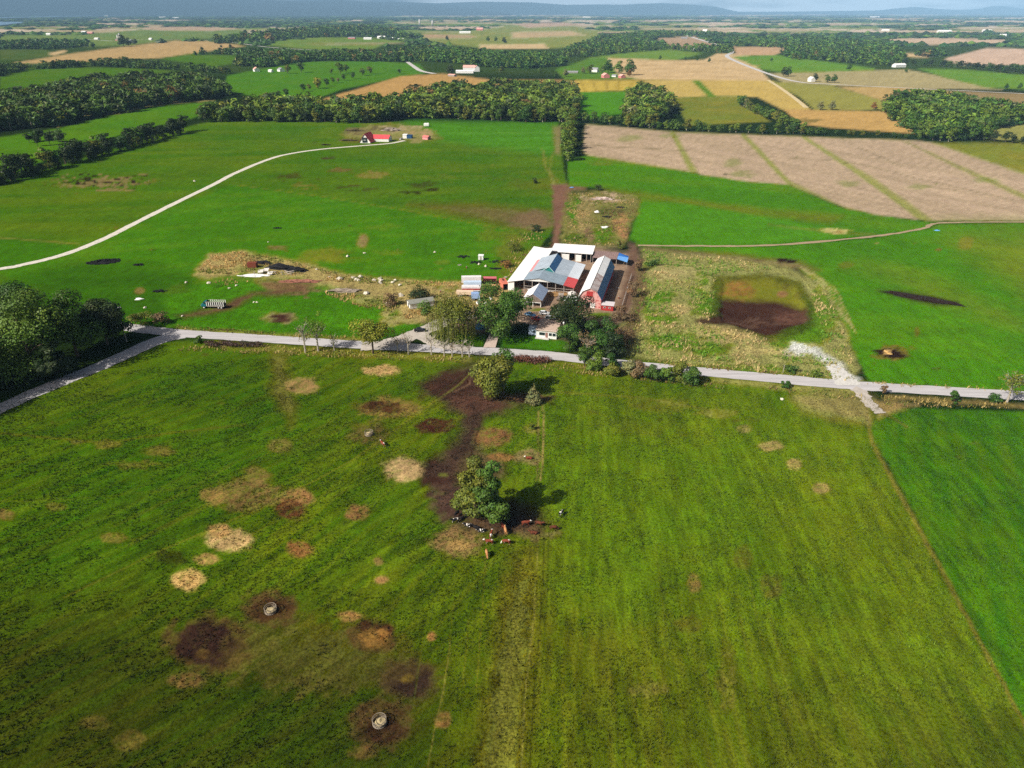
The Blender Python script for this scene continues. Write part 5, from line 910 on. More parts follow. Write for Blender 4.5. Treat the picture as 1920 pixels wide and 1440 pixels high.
MB().poly([P_(-20.5, 20.56, 6.2), P_(-14.25, 20.56, 5.6), P_(-16.5, 20.56, 8.0)], (0, .1, 0)).build('monitor_gable', M_TEALT, b); MB().tube([P_(-16.45, 20.4, 8.16), P_(-14.1, 20.4, 5.78)], .14, 5).build('barge_board', mat('pale_trim', A(180, 206, 206), .6, .1), b); MB().tube([P_(-18.8, 20.4, 6.68), P_(-16.45, 20.4, 8.16)], .14, 5).build('barge_board', MATS['pale_trim'], b)
roof_panel(b, [P_(-18.78, 9.4, RZ), P_(-8.2, 9.4, zr(-8.2)), P_(-8.2, 20.5, zr(-8.2)), P_(-18.78, 20.5, RZ)], M_GREYD)
roof_panel(b, [P_(-8.18, 9.4, zr(-8.18)), P_(-3.6, 9.4, zr(-3.6)), P_(-3.6, 20.5, zr(-3.6)), P_(-8.18, 20.5, zr(-8.18))], M_REDM)
roof_panel(b, [P_(-14.18, 20.53, zr(-14.18)), P_(-8.2, 20.53, zr(-8.2)), P_(-8.2, 41, zr(-8.2)), P_(-14.18, 41, zr(-14.18))], M_GREY)
roof_panel(b, [P_(-8.18, 20.53, zr(-8.18)), P_(-3.6, 20.53, zr(-3.6)), P_(-3.6, 41, zr(-3.6)), P_(-8.18, 41, zr(-8.18))], mat('new_metal', A(214, 220, 226), .45, .08, .4, spec=.4))
MB().poly([P_(-25.0, 9.9, 4.9), P_(-18.8, 9.9, 6.4), P_(-13.0, 9.9, 5.0)], (0, .1, 0)).build('front_gable', M_WPAINT, b)
MB().box(*[X(-32), X(-31.8)], 0, 51, 0, 3.85).build('side_wall', M_WPAINT, b); MB().box(X(-31.8), X(-29.3), 0, .2, 0, 3.9).build('front_panel', M_WPAINT, b)
MB().box(X(-31.8), X(-4), 51.3, 51.5, 0, 3.4).build('back_wall', M_DARK, b)
for x in (-25, -21.5, -18.6, -15, -11.5, -8, -4): MB().box(X(x) - .11, X(x) + .11, .05, .27, 0, (zl(x) if x < -18.8 else zr(x)) - .12).build('post', M_POST, b)
for y in (20, 30, 41): MB().box(X(-4) - .11, X(-4) + .11, y - 10 - .2, y - 10, 0, zr(-4) - .12).build('post', M_POST, b)
for z in (1.5, 2.5): MB().box(X(-25), X(-4), -.1, .03, z, z + .16).build('feed_rail', M_POST, b)
MB().box(X(-24), X(-4.2), 1.2, 2.0, 0, .7).build('feed_bunk', M_CONC, b)
# north wing
b = farm_thing('cattle_shed', 'long low cattle shed with bright white roof closing the yard', 'shed', -12.8, 55.5)
roof_panel(b, [(-9.8, -.4, 4.2), (10.2, -.2, 4.2), (10.0, 10.2, 5.3), (-9.8, 9.4, 5.3)], M_WHITE, .14, 'roof')
MB().box(-9.5, 9.7, 9.0, 9.2, 0, 4.6).build('back_wall', M_WPAINT, b); MB().box(9.5, 9.7, .2, 9.0, 0, 4.0).build('side_wall', M_DARK, b)
for x0_, x1_ in ((-9.4, -7.6), (-4.6, -1.0), (2.0, 4.8)): MB().box(x0_, x1_, .2, .4, 0, 3.2).build('front_panel', M_WPAINT, b)
for x in (-7.5, -4.7, -.9, 1.9, 4.9, 7.4, 9.4): MB().box(x - .1, x + .1, .02, .18, 0, 4.0).build('post', M_POST, b)
# brown roofed run in with a blue tarp
b = farm_thing('run_in_shed', 'brown ribbed roofed run-in shed behind the gambrel barn', 'shed', 3.3, 54)
n = 22
for k in range(n):
    x = -5.7 + 11.4 * k / n; roof_panel(b, [(x, -.3, 3.1 + .05 * (k % 2)), (x + 11.4 / n - .01, -.3, 3.1 + .05 * (k % 2)), (x + 11.4 / n - .01, 7.6, 4.1 + .05 * (k % 2)), (x, 7.6, 4.1 + .05 * (k % 2))], M_BROWNR, .08)
MB().box(-5.5, 5.5, 7.0, 7.2, 0, 3.8).build('back_wall', M_WOODG, b); MB().box(.5, 3.2, .3, .5, 0, 1.5).build('front_panel', M_WPAINT, b)
for x in (-5.5, -2, 1.5, 5.5): MB().box(x - .1, x + .1, 0, .2, 0, 3.0).build('post', M_POST, b)
b = farm_thing('blue_tarp', 'bright blue tarp stretched over the end of the brown roofed shed', 'tarp', 11.4, 54)
MB().slab([(-2.3, -.2, 3.3), (2.5, -1.0, 2.3), (2.6, 3.4, 3.2), (-2.3, 3.5, 3.7)], .05).build('sheet', mat('tarp_blue', A(110, 166, 224), .6, .1, .6), b); MB().slab([(-2.3, 3.52, 3.7), (2.6, 3.42, 3.2), (2.2, 7.6, 2.6), (-2.3, 7.4, 4.0)], .05).build('sheet', mat('tarp_blue_deep', A(52, 112, 190), .6, .1, .6), b)
for x, y in ((2.4, -.9), (2.1, 7.4)): MB().tube([(x, y, 0), (x, y, 2.3)], .08).build('pole', M_POST, b)
b = farm_thing('yard_fence', 'grey rail fence along the track beside the gambrel barn', 'fence', 17.2, 2)
for k in range(13):
    MB().box(-.08, .08, k * 3.2 - .08, k * 3.2 + .08, 0, 1.4).build('post', M_POST, b)
    if k < 12:
        for z in (.6, 1.15): MB().box(-.04, .04, k * 3.2 + .09, k * 3.2 + 3.11, z, z + .14).build('rail', M_POST, b)
b = farm_thing('hay_wagon', 'flat wooden hay wagon parked behind the weathered shed', 'wagon', -8.5, 4.5)
MB().box(-1.1, 1.1, -2.4, 2.4, .8, .95).build('deck', M_WOODG, b); MB().box(-1.1, 1.1, 2.3, 2.4, .96, 2.0).build('head_rack', M_POST, b)
for x in (-.95, .95):
    for y in (-1.7, 1.7): MB().lathe([(.38, -.1), (.38, .1)], 12).build('wheel', M_BLK, b, loc=(x, y, .39)).rotation_euler = (0, math.pi / 2, 0)
# weathered gable shed
b = farm_thing('wooden_shed', 'weathered board shed with steep metal roof and open base', 'shed', -17.6, -6.2)
g = [(-3.3, 0, 1.9), (3.4, 0, 1.9), (3.4, 0, 3.3), (0, 0, 5.4), (-3.3, 0, 3.1)]
for k in range(16):
    xa = -3.3 + 6.7 * k / 16; xb = xa + 6.7 / 16 - .05; zt = lambda x: min(5.4, 5.4 - (abs(x) / 3.35) * 2.15); r_ = random.Random(k); zb = 1.9 + r_.uniform(-.1, .25)
    MB().poly([(xa, -.05 * (k % 2), zb), (xb, -.05 * (k % 2), zb), (xb, -.05 * (k % 2), zt(xb)), (xa, -.05 * (k % 2), zt(xa))], (0, .06, 0)).build('board', M_WOODG, b)
MB().box(-3.3, -3.15, .1, 12, 0, 3.1).build('side_wall', M_WOODG, b); MB().box(3.25, 3.4, .1, 12, 0, 3.2).build('side_wall', M_WOODG, b); MB().poly([(p[0], 12, p[2] if p[2] > 2 else 0) for p in g], (0, -.1, 0)).build('back_wall', M_WOODG, b)
roof_panel(b, [(-4.6, -.35, 2.4), (0, -.35, 5.6), (0, 12.4, 5.6), (-4.6, 12.4, 2.4)], M_WHITE); roof_panel(b, [(0.02, -.35, 5.6), (3.9, -.35, 3.05), (3.9, 12.4, 3.05), (0.02, 12.4, 5.6)], mat('slate_metal', A(160, 176, 200), .5, .14, .6, spec=.4))
for x in (-3.2, 0, 3.2): MB().box(x - .12, x + .12, .05, .25, 0, 2.0).build('post', M_WPAINT, b)
MB().box(-3.2, 3.3, -.1, .04, 1.75, 1.98).build('lintel', M_WPAINT, b)
# house
b = farm_thing('farm_house', 'small white house with tan shingle roof and three front windows', 'house', -6.1, -35.6)
MB().box(-3.75, 3.75, 0, 8.2, 0, 3.0).build('wall', M_WPAINT, b); MB().box(-3.6, 3.6, .1, 8.1, 3.0, 3.15).build('fascia', M_WPAINT, b)
rf = roof_panel(b, [(-4.0, -.35, 3.1), (4.0, -.35, 3.1), (4.0, 8.6, 3.9), (-4.0, 8.6, 3.9)], M_SHING, .16, 'roof'); MB().box(3.95, 4.12, -.4, 8.65, 3.0, 3.3).build('roof_edge', M_WPAINT, rf)
for xa, xb in ((-2.6, -.5), (.95, 2.05), (2.35, 3.4)):
    fr_ = MB().box(xa - .1, xb + .1, -.07, -.01, 1.1, 2.4).build('window', M_WPAINT, b); MB().box(xa, xb, -.1, -.075, 1.2, 2.3).build('pane', M_GLASS, fr_)
MB().box(-.3, .55, -.08, -.01, .35, 2.35).build('door', mat('brown_door', A(150, 110, 100), .7, .1), b)
for k in range(3): MB().box(-.8, 1.0, -.5 - .35 * k, -.15 - .35 * k, 0, .45 - .15 * k).build('step', M_CONC, b)
MB().box(-3.9, 1.2, -1.1, -.02, 0, .25).build('porch', M_CONC, b)
b2 = farm_thing('porch_annex', 'pale blue porch annex at the shaded side of the white house', 'annex', -11.6, -33.6); MB().box(-1.5, 1.4, 0, 2.6, 0, 2.3).build('wall', mat('pale_blue_paint', A(196, 212, 236), .8, .08), b2); roof_panel(b2, [(-1.7, -.2, 2.35), (1.5, -.2, 2.35), (1.5, 2.8, 2.6), (-1.7, 2.8, 2.6)], M_GREY, .08, 'roof'); MB().box(.2, .9, -.06, -.01, .9, 1.7).build('window', M_GLASS, b2)
X, Y = at(1056, 634); b = thing('lamp_post', 'white post with a lamp beside the white house', 'post', (X, Y, 0)); MB().tube([(0, 0, 0), (0, 0, 5.6)], [.09, .06]).build('pole', M_WPAINT, b); MB().lathe([(.1, 5.55), (.3, 5.7), (.32, 6.2), (.1, 6.4)], 8).build('lamp', M_WPAINT, b, True)

# ------------------------------------------------------------------ other buildings: generic gabled house or barn
def gabled(name, label, cat, px, w, l, h, rise, rz, wall, roofm, group=None, door=True, over=.3, loc=None, wins=0):
    X, Y = loc or at(*px); o = thing(name, label, cat, (X, Y, 0), rz, group)
    for y, s in ((-l / 2, .15), (l / 2, -.15)): MB().poly([(-w / 2, y, 0), (w / 2, y, 0), (w / 2, y, h), (0, y, h + rise), (-w / 2, y, h)], (0, s, 0)).build('gable_wall', wall, o)
    for x in (-w / 2, w / 2 - .15): MB().box(x, x + .15, -l / 2 + .16, l / 2 - .16, 0, h).build('side_wall', wall, o)
    k = rise / (w / 2)
    roof_panel(o, [(-w / 2 - over, -l / 2 - over, h - over * k + .06), (0, -l / 2 - over, h + rise + .06), (0, l / 2 + over, h + rise + .06), (-w / 2 - over, l / 2 + over, h - over * k + .06)], roofm, .12, 'roof_slope')
    roof_panel(o, [(0.01, -l / 2 - over, h + rise + .06), (w / 2 + over, -l / 2 - over, h - over * k + .06), (w / 2 + over, l / 2 + over, h - over * k + .06), (0.01, l / 2 + over, h + rise + .06)], roofm, .12, 'roof_slope')
    if door: MB().box(-w * .14, w * .14, -l / 2 - .05, -l / 2 + .01, 0, h * .8).build('door', M_DARK, o)
    for q in range(wins): y = -l / 2 + l * (q + .7) / (wins + .4); MB().box(w / 2 - .02, w / 2 + .05, y - .5, y + .5, h * .4, h * .8).build('window', M_GLASS, o)
    return o
gabled('grey_shed', 'long low grey roofed shed with white end wall near the willow', 'shed', (789, 573), 4.2, 10, 2.2, .9, rad(-68), M_WPAINT, mat('grey_roof', A(140, 140, 130), .8, .15, .8))
# upper farm with the red roof
M_REDR = mat('bright_red_roof', A(222, 84, 88), .6, .08, .5)
gabled('chalet', 'white A-frame chalet end with steep red roof and dark window wall', 'house', (690, 266), 10, 14, 1.6, 6.4, rad(-12), M_WPAINT, M_REDR, door=False, over=.8)
o = [q for q in bpy.data.objects if q.name == 'chalet'][0]; MB().box(-2.4, 2.6, -7.12, -7.02, .4, 4.8).build('window', M_GLASS, o); MB().box(-1, 1, -7.2, -7.13, 2.4, 2.7).build('transom', M_WPAINT, o)
gabled('red_roofed_wing', 'low white wing with long red roof beside the chalet', 'house', (713, 264), 10, 19, 2.8, 2.6, rad(82), M_WPAINT, M_REDR, door=False, wins=4)
X, Y = at(765, 259); o = thing('site_hut', 'small white and navy hut near the red roofed house', 'hut', (X, Y, 0), rad(-10)); MB().box(-4.5, -.6, -2, 2, 0, 3).build('wall', M_WPAINT, o); MB().box(-.6, 4.2, -2, 2, 0, 2.6).build('wall', mat('navy_sheet', A(40, 76, 116), .6, .1), o); roof_panel(o, [(-4.7, -2.3, 3.1), (-.5, -2.3, 3.1), (-.5, 2.3, 3.5), (-4.7, 2.3, 3.5)], M_WHITE, .1, 'roof'); roof_panel(o, [(-.48, -2.3, 2.7), (4.4, -2.3, 2.7), (4.4, 2.3, 3.0), (-.48, 2.3, 3.0)], MATS['navy_sheet'], .1, 'roof')
gabled('red_hut', 'small hut with a faded red roof at the lane end', 'hut', (800, 261), 5, 6, 2.2, 1.2, rad(60), M_PINKM, mat('faded_red_roof', A(206, 120, 112), .7, .1), door=True)
X, Y = at(800, 237); o = thing('white_tank', 'white boxy tank standing alone on the striped green field', 'tank', (X, Y, 0)); MB().box(-2.8, 2.8, -1.6, 1.6, .3, 3.3).build('body', M_WHITE, o, bevel=.5); MB().box(-2, 2, -1.2, 1.2, 0, .35).build('skid', M_POST, o)
# far farms
WH, RD, GB = M_WPAINT, mat('barn_pink', A(206, 130, 126), .85, .15), mat('barn_grey', A(150, 146, 140), .85, .15)
WR, RR, GR = M_WHITE, mat('pinkish_roof', A(222, 170, 156), .7, .1), mat('grey_far_roof', A(150, 150, 152), .7, .1)
FARF = [  # label, category, pixel, width, length, height, rise, turn, wall, roof, group
 ('white long barn of the pale roofed farm before the pine wood', 'barn', (872, 137), 12, 34, 3.5, 2, 84, WH, WR), ('barn with pinkish roof of the pale roofed farm', 'barn', (880, 131), 12, 24, 5, 4, 84, WH, RR), ('tall white house of the pale roofed farm', 'house', (894, 134), 10, 11, 7, 4, 10, WH, RR), ('low grey hut in front of the pale roofed farm', 'hut', (848, 143), 8, 14, 2.5, 1.5, 60, GB, RR),
 ('first pink barn of the farm by the tall dark trees', 'barn', (1135, 146), 11, 15, 4.5, 3.5, 12, RD, RR), ('second smaller pink barn of the farm by the tall dark trees', 'barn', (1166, 146), 9, 11, 3.5, 2.5, 20, RD, RR), ('white hut between the two pink barns', 'hut', (1152, 144), 7, 8, 2.5, 1.5, 60, WH, GR), ('pale farmhouse behind the first pink barn', 'house', (1116, 135), 9, 12, 5, 3, 60, WH, GR), ('low grey shed at the entrance of the pink barn farm', 'shed', (1074, 137), 8, 20, 2.5, 1.5, 80, GB, GR),
 ('white cottage with dark roof at the wood corner', 'cottage', (481, 134), 10, 14, 4.5, 3.5, 30, WH, RR), ('second white cottage with grey roof by the lane', 'cottage', (527, 134), 10, 13, 4, 3, 40, WH, GR), ('white garage beside the second cottage', 'garage', (508, 135), 6, 9, 3, 1.5, 60, WH, WR),
 ('white roadside cottage shaded by trees', 'cottage', (1521, 153), 8, 10, 4.5, 3, 15, WH, WR), ('white hoop shed at the end of the hill wood', 'shed', (1685, 126), 12, 26, 4.5, 3.2, -75, WH, WR),
 ('long white shed in the row below the wooded hill', 'shed', (690, 74), 16, 34, 5, 3, 85, WH, WR), ('broad white barn in the row below the wooded hill', 'barn', (716, 72), 20, 36, 6, 4, 75, WH, WR), ('grey roofed barn in the row below the wooded hill', 'barn', (660, 73), 16, 30, 5, 3, 85, RD, GR), ('small white house in the row below the wooded hill', 'house', (736, 74), 12, 16, 5, 3, 40, WH, WR), ('last white shed in the row below the wooded hill', 'shed', (752, 75), 14, 24, 4, 2, 85, WH, WR),
 ('white house of the distant red roofed farm', 'house', (158, 62), 16, 24, 6, 4, 80, WH, WR), ('red barn of the distant red roofed farm', 'barn', (170, 63), 18, 30, 5, 4, 85, RD, RR), ('lone white house on the far left field', 'house', (92, 66), 14, 22, 6, 4, 85, WH, WR), ('white shed before the silo farm', 'shed', (182, 74), 14, 18, 4, 3, 80, WH, WR), ('grey barn of the silo farm', 'barn', (248, 81), 18, 22, 8, 6, 30, GB, GR), ('low shed at the foot of the silos', 'shed', (222, 76), 12, 20, 4, 2, 80, RD, GR), ('pair cottage beyond the silo farm', 'cottage', (283, 75), 10, 14, 5, 3, 70, WH, WR), ('far white greenhouse roof by the lake', 'shed', (305, 33), 40, 120, 9, 6, 88, WH, WR), ('far white shed by the lake', 'shed', (330, 34), 40, 110, 9, 6, 88, WH, WR), ('far white works hall by the lake', 'hall', (200, 31), 60, 90, 14, 6, 88, WH, WR), ('far white hall toward the mountains', 'hall', (588, 29), 70, 220, 16, 8, 88, WH, WR),
 ('long white barn far beyond the hay fields', 'barn', (872, 62.5), 20, 60, 6, 4, 88, WH, WR), ('pink barn far beyond the hay fields', 'barn', (900, 57), 22, 40, 9, 7, 80, RD, RR), ('far white shed on the ridge road', 'shed', (1302, 62), 20, 46, 6, 4, 86, WH, WR), ('far grey barn on the tan hill field', 'barn', (1283, 73), 16, 26, 5, 3, 80, GB, GR), ('far white house by the ridge road', 'house', (1322, 59), 18, 26, 7, 4, 60, WH, WR), ('white house on the edge of the tan hill', 'house', (1271, 65), 14, 20, 5, 3, 70, WH, WR), ('white hall on the far right plain', 'hall', (1770, 61), 26, 70, 8, 5, 86, WH, WR), ('white barn on the far right plain', 'barn', (1850, 60), 24, 46, 8, 5, 80, WH, WR), ('white works far out on the plain', 'hall', (1640, 33), 60, 160, 14, 8, 88, WH, WR), ('far white farmhouse at the dark wood', 'house', (1880, 68), 18, 26, 6, 4, 70, WH, WR), ('white shed in the middle distance plain', 'shed', (1660, 58), 20, 40, 6, 4, 85, WH, WR), ('white house in the trees by the far road', 'house', (1305, 95), 12, 16, 5, 3, 30, WH, WR), ('white hall at the far end of the valley', 'hall', (1100, 33), 50, 140, 12, 6, 88, WH, WR)]
for r in FARF: gabled(r[1], r[0], r[1], r[2], r[3], r[4], r[5], r[6], rad(r[7]), r[8], r[9], door=False)
for i, (x, y, h, lb) in enumerate([(226, 77, 26, 'tall pale grain silo of the silo farm'), (222, 77, 20, 'shorter grain silo right beside the tall one'), (787, 48, 44, 'far grey silo beyond the wooded hill'), (811, 48, 36, 'second far grey silo beyond the wooded hill')]):
    X, Y = at(x, y); o = thing('silo', lb, 'silo', (X, Y, 0)); r_ = 3.2 if i < 2 else 7; MB().lathe([(r_, 0), (r_, h)], 16).build('tower', M_CONC, o, True); MB().lathe([(r_ + .15, h), (r_ * .85, h + r_ * .4), (r_ * .4, h + r_ * .75), (.1, h + r_ * .85)], 16).build('dome', M_GREY, o, True)

# ------------------------------------------------------------------ vehicles
def wheel(parent, x, y, r=.34, wd=.22, rim=M_CONC, name='wheel'):
    n = 14; pr = []
    wo = MB(); vs_ = []; fs = []
    for s in (-wd / 2, wd / 2):
        for q in (r, r * .62):
            vs_ += [(x + q * math.cos(6.283 * k / n), y + s, r + q * math.sin(6.283 * k / n)) for k in range(n)]
    for a_, c_ in ((0, 2), (1, 3), (0, 1), (2, 3)): fs += [(a_ * n + k, a_ * n + (k + 1) % n, c_ * n + (k + 1) % n, c_ * n + k) for k in range(n)]
    o = wo.add(vs_, fs).build(name, M_BLK, parent)
    ri = MB(); ri.add([(x + r * .6 * math.cos(6.283 * k / n), y + s, r + r * .6 * math.sin(6.283 * k / n)) for s in (-wd * .4, wd * .4) for k in range(n)], [tuple(range(n)), tuple(range(2 * n - 1, n - 1, -1))] + [(k, (k + 1) % n, n + (k + 1) % n, n + k) for k in range(n)]); ri.build('rim', rim, o)
def car(label, px, rz, m, name='car', wagon=False):
    X, Y = at(*px); o = thing(name, label, 'car', (X, Y, .12), rz)
    side = [(-2.2, .35), (-2.25, .75), (-2.1, .95), (-1.3, 1.0), (1.0, .95), (2.0, .82), (2.25, .7), (2.25, .35)]
    cab = [(-1.95 if wagon else -1.55, .97), (-1.6 if wagon else -1.05, 1.45), (.25, 1.45), (1.05, .95)]
    for nm, prof, hw, mm, bv in (('body', side, .86, m, .08), ('glasshouse', cab, .74, M_GLASS, .06)):
        n = len(prof); mb = MB(); mb.poly([(x, -hw, z) for x, z in prof], (0, 2 * hw, 0)); mb.build(nm, mm, o, bevel=bv)
    MB().poly([(cab[1][0] + .08, -.66, 1.46), (cab[2][0] - .02, -.66, 1.46), (cab[2][0] - .02, .66, 1.46), (cab[1][0] + .08, .66, 1.46)], (0, 0, .04)).build('roof', m, o)
    for x in (-1.35, 1.4):
        for y in (-.78, .78): wheel(o, x, y)
    for y in (-.6, .6): MB().box(2.2, 2.27, y - .16, y + .16, .62, .76).build('headlight', M_WPAINT, o); MB().box(-2.28, -2.2, y - .16, y + .16, .7, .86).build('tail_light', M_REDP, o)
    return o
def paint(name, c): return mat(name, c, .35, .04, 1, spec=.5)
car('black car parked on the gravel driveway mouth', (788, 622), rad(8), paint('paint_black', A(24, 26, 30)))
car('white car parked in the yard behind the house', (1021, 590), rad(-8), paint('paint_white', A(232, 232, 232)), wagon=True)
car('light blue car in the tree shade of the yard', (994, 593), rad(-35), paint('paint_blue', A(110, 160, 200)))
car('silver car half hidden by the dark tree behind the house', (1032, 599), rad(5), paint('paint_silver', A(190, 192, 194)), wagon=True)
car('red car in the shade behind the house', (1007, 601), rad(-20), paint('paint_red', A(190, 70, 60)))
car('small white and dark car beside the red roofed house lane', (753, 262), rad(60), paint('paint_white', A(232, 232, 232)), wagon=True)
# stake truck
X, Y = at(402, 577); o = thing('stake_truck', 'teal cab truck with white slatted cattle body on the bare earth', 'truck', (X, Y, 0), rad(180 - 3))
TE = paint('paint_teal', A(30, 108, 116))
MB().poly([(x, -1.1, z) for x, z in ((2.6, .8), (2.6, 2.9), (3.5, 2.9), (3.9, 2.0), (4.7, 1.8), (4.8, .8))], (0, 2.2, 0)).build('cab', TE, o, bevel=.1)
MB().poly([(3.53, -.95, 2.85), (3.53, .95, 2.85), (3.92, .95, 2.1), (3.92, -.95, 2.1)], (.05, 0, .03)).build('windscreen', M_GLASS, o)
for y in (-1.13, 1.11): MB().box(2.85, 3.5, y, y + .03, 2.05, 2.75).build('side_window', M_GLASS, o)
MB().box(-4.6, 4.6, -.5, .5, .6, .85).build('chassis', M_BLK, o); MB().box(-4.6, 2.4, -1.2, 1.2, .95, 1.15).build('deck', M_POST, o)
for y in (-1.2, 1.14):
    for k in range(9): xa = -4.55 + k * .84; MB().box(xa, xa + .3, y, y + .06, 1.15, 3.0).build('slat', M_WPAINT, o)
    MB().box(-4.58, 2.4, y - .03 if y < 0 else y + .065, y if y < 0 else y + .09, 2.85, 3.02).build('top_rail', M_POST, o)
MB().box(2.3, 2.4, -1.15, 1.12, 1.15, 3.0).build('front_board', M_BLK, o); MB().box(-4.6, 2.3, -1.1, 1.1, 1.16, 1.9).build('load', M_DARK, o)
for x in (3.7, -2.2, -3.4):
    for y in (-1.05, 1.05): wheel(o, x, y, .5, .3, M_WPAINT)
for y in (-.8, .8): MB().box(4.78, 4.86, y - .15, y + .15, 1.2, 1.45).build('headlight', M_WPAINT, o)
# trailers and containers by the willow
def trailer(label, px, l, w_, h, rz, m, stripe=None, z0=.9, name='box_trailer'):
    X, Y = at(*px); o = thing(name, label, 'trailer', (X, Y, 0), rz); MB().box(-l / 2, l / 2, -w_ / 2, w_ / 2, z0, z0 + h).build('box', m, o, bevel=.06)
    roof_panel(o, [(-l / 2 - .02, -w_ / 2 - .02, z0 + h + .06), (l / 2 + .02, -w_ / 2 - .02, z0 + h + .06), (l / 2 + .02, w_ / 2 + .02, z0 + h + .06), (-l / 2 - .02, w_ / 2 + .02, z0 + h + .06)], m, .05, 'roof')
    if stripe: MB().box(-l / 2 + .1, l / 2 - .1, -w_ / 2 - .04, -w_ / 2 - .005, z0 + h * .3, z0 + h * .65).build('stripe', stripe, o)
    MB().box(l / 2 + .005, l / 2 + .06, -w_ / 2 + .15, w_ / 2 - .15, z0 + .15, z0 + h - .15).build('door', M_POST, o)
    for x in (-l * .33, -l * .22, l * .3):
        for y in (-w_ / 2 + .15, w_ / 2 - .15): wheel(o, x, y, .45, .25)
    return o
trailer('white trailer at the back of the row by the willow', (884, 532), 8.5, 2.5, 2.4, rad(3), mat('trailer_white', A(232, 226, 224), .6, .12, .8)); trailer('pale blue trailer second in the row by the willow', (886, 540), 7.5, 2.5, 2.0, rad(2), mat('trailer_blue', A(196, 214, 232), .6, .1, .8))
trailer('white trailer with a red side stripe in the row by the willow', (884, 548), 8, 2.5, 1.9, rad(0), MATS['trailer_white'], M_REDP); trailer('cream flat trailer in front of the row by the willow', (872, 555), 7, 2.3, 1.3, rad(-2), mat('trailer_cream', A(226, 200, 170), .7, .12)); trailer('small blue ribbed trailer at the front of the row', (892, 562), 3.6, 2.5, 2.1, rad(2), mat('trailer_ribbed', A(150, 176, 216), .6, .2, 4))
def container(label, px, l, w_, h, rz, m, holes=0, open_side=False):
    X, Y = at(*px); o = thing('container', label, 'container', (X, Y, 0), rz)
    MB().box(-l / 2, l / 2, w_ / 2 - .1, w_ / 2, .15, h).build('side_wall', m, o)
    if not open_side: MB().box(-l / 2, l / 2, -w_ / 2, -w_ / 2 + .1, .15, h).build('side_wall', m, o)
    MB().box(l / 2 - .1, l / 2, -w_ / 2 + .11, w_ / 2 - .11, .15, h).build('end_wall', m, o); MB().box(-l / 2, l / 2, -w_ / 2, w_ / 2, 0, .14).build('floor', M_DARK, o)
    MB().box(-l / 2 - .03, l / 2 + .03, -w_ / 2 - .03, w_ / 2 + .03, h + .01, h + .12).build('roof', m, o)
    for k in range(holes): MB().box(l * .05 + k * l * .13, l * .05 + k * l * .13 + .7, -.5, .4, h + .125, h + .16).build('roof_hatch', M_DARK, o)
    return o
M_CONT = mat('salmon_container', A(206, 118, 96), .8, .12, .8)
container('salmon red container with three roof hatches and open end', (945, 538), 7.5, 2.6, 2.6, rad(104), M_CONT, 3); container('faded red open sided container behind the straw heap', (918, 530), 6, 2.5, 2.3, rad(-2), mat('red_container', A(206, 110, 116), .8, .12), 0, True)
container('rusty brown container at the collapsed barn', (474, 501), 4.2, 2.4, 2.2, rad(-2), mat('rust_container', A(120, 62, 44), .9, .2))
# heaps
def heap(name, label, cat, px, rx, ry, h, m, seed, rough=.35, kind=None, n=2, z=0, rz=0):
    bm = bmesh.new(); bmesh.ops.create_icosphere(bm, subdivisions=n, radius=1); r_ = np.random.default_rng(seed)
    for v in bm.verts:
        f = 1 + rough * (r_.random() - .5) * 1.4; v.co = Vector((v.co.x * rx * f, v.co.y * ry * f, max(v.co.z, -.12) * h * f))
    me = bpy.data.meshes.new(name); bm.to_mesh(me); bm.free(); me.materials.append(m); X, Y = at(*px); o = link(name, me, None, (X, Y, z), rz); return tag(o, label, cat, kind=kind)
heap('straw_heap', 'loose straw heap between the two red containers', 'straw', (924, 539), 5, 3.4, 1.0, mat('straw_heap', A(200, 150, 110), .95, .25, 1.2, bump=.4), 1, n=3); heap('manure_heap', 'straw and manure heap in front of the open barn', 'manure', (1046, 552), 7, 3, .9, mat('manure', A(150, 116, 74), .95, .3, 1, bump=.4), 2, n=3)
heap('white_plastic', 'crumpled white plastic sheet near the collapsed barn', 'plastic', (474, 517), 5.5, 1.8, .35, M_WHITE, 3, .7, n=3); heap('white_plastic', 'small crumpled white plastic on the left pasture', 'plastic', (261, 561), 1.7, .8, .4, M_WHITE, 4, .8); heap('white_plastic', 'white plastic scrap at the foot of the big shade trees', 'plastic', (221, 578), 1.2, .7, .4, M_WHITE, 5, .8)
heap('white_plastic', 'white sheet lying on the junk ground', 'plastic', (1134, 426), 2.4, 1.6, .35, M_WHITE, 6, .7); heap('white_tub', 'white tub left on the junk ground', 'tub', (1119, 398), 1.5, 1.2, 1.0, M_WHITE, 7, .3); heap('rubble_heap', 'pale pinkish rubble heap at the back of the junk ground', 'rubble', (1128, 374), 6, 1.8, 1.2, mat('rubble', A(200, 178, 168), .9, .4, 1.5, bump=.4), 8, .7, n=3)
heap('rubble_heap', 'low grey rubble bank in the scrap row', 'rubble', (645, 546), 6.5, 1.5, 1.0, mat('grey_rubble', A(150, 136, 122), .9, .3, 1.5, bump=.4), 9, .7, n=3); heap('rubble_heap', 'reddish brick rubble heap behind the bare earth', 'rubble', (563, 528), 8, 1.6, .8, mat('brick_rubble', A(150, 100, 82), .9, .4, 1.5, bump=.4), 10, .7, n=3)
heap('manure_pile', 'long dark manure windrow in the right pasture', 'manure', (1728, 559), 14.5, 2.7, .5, mat('black_manure', A(40, 26, 20), .95, .3, 1, bump=.5), 12, .4, n=3, rz=rad(-34)); heap('hay_remnant', 'pale hay remnant on the round dark patch of the right pasture', 'hay', (1664, 661), .8, 1.5, .4, M_STRAWH, 13, .6, rz=rad(20))
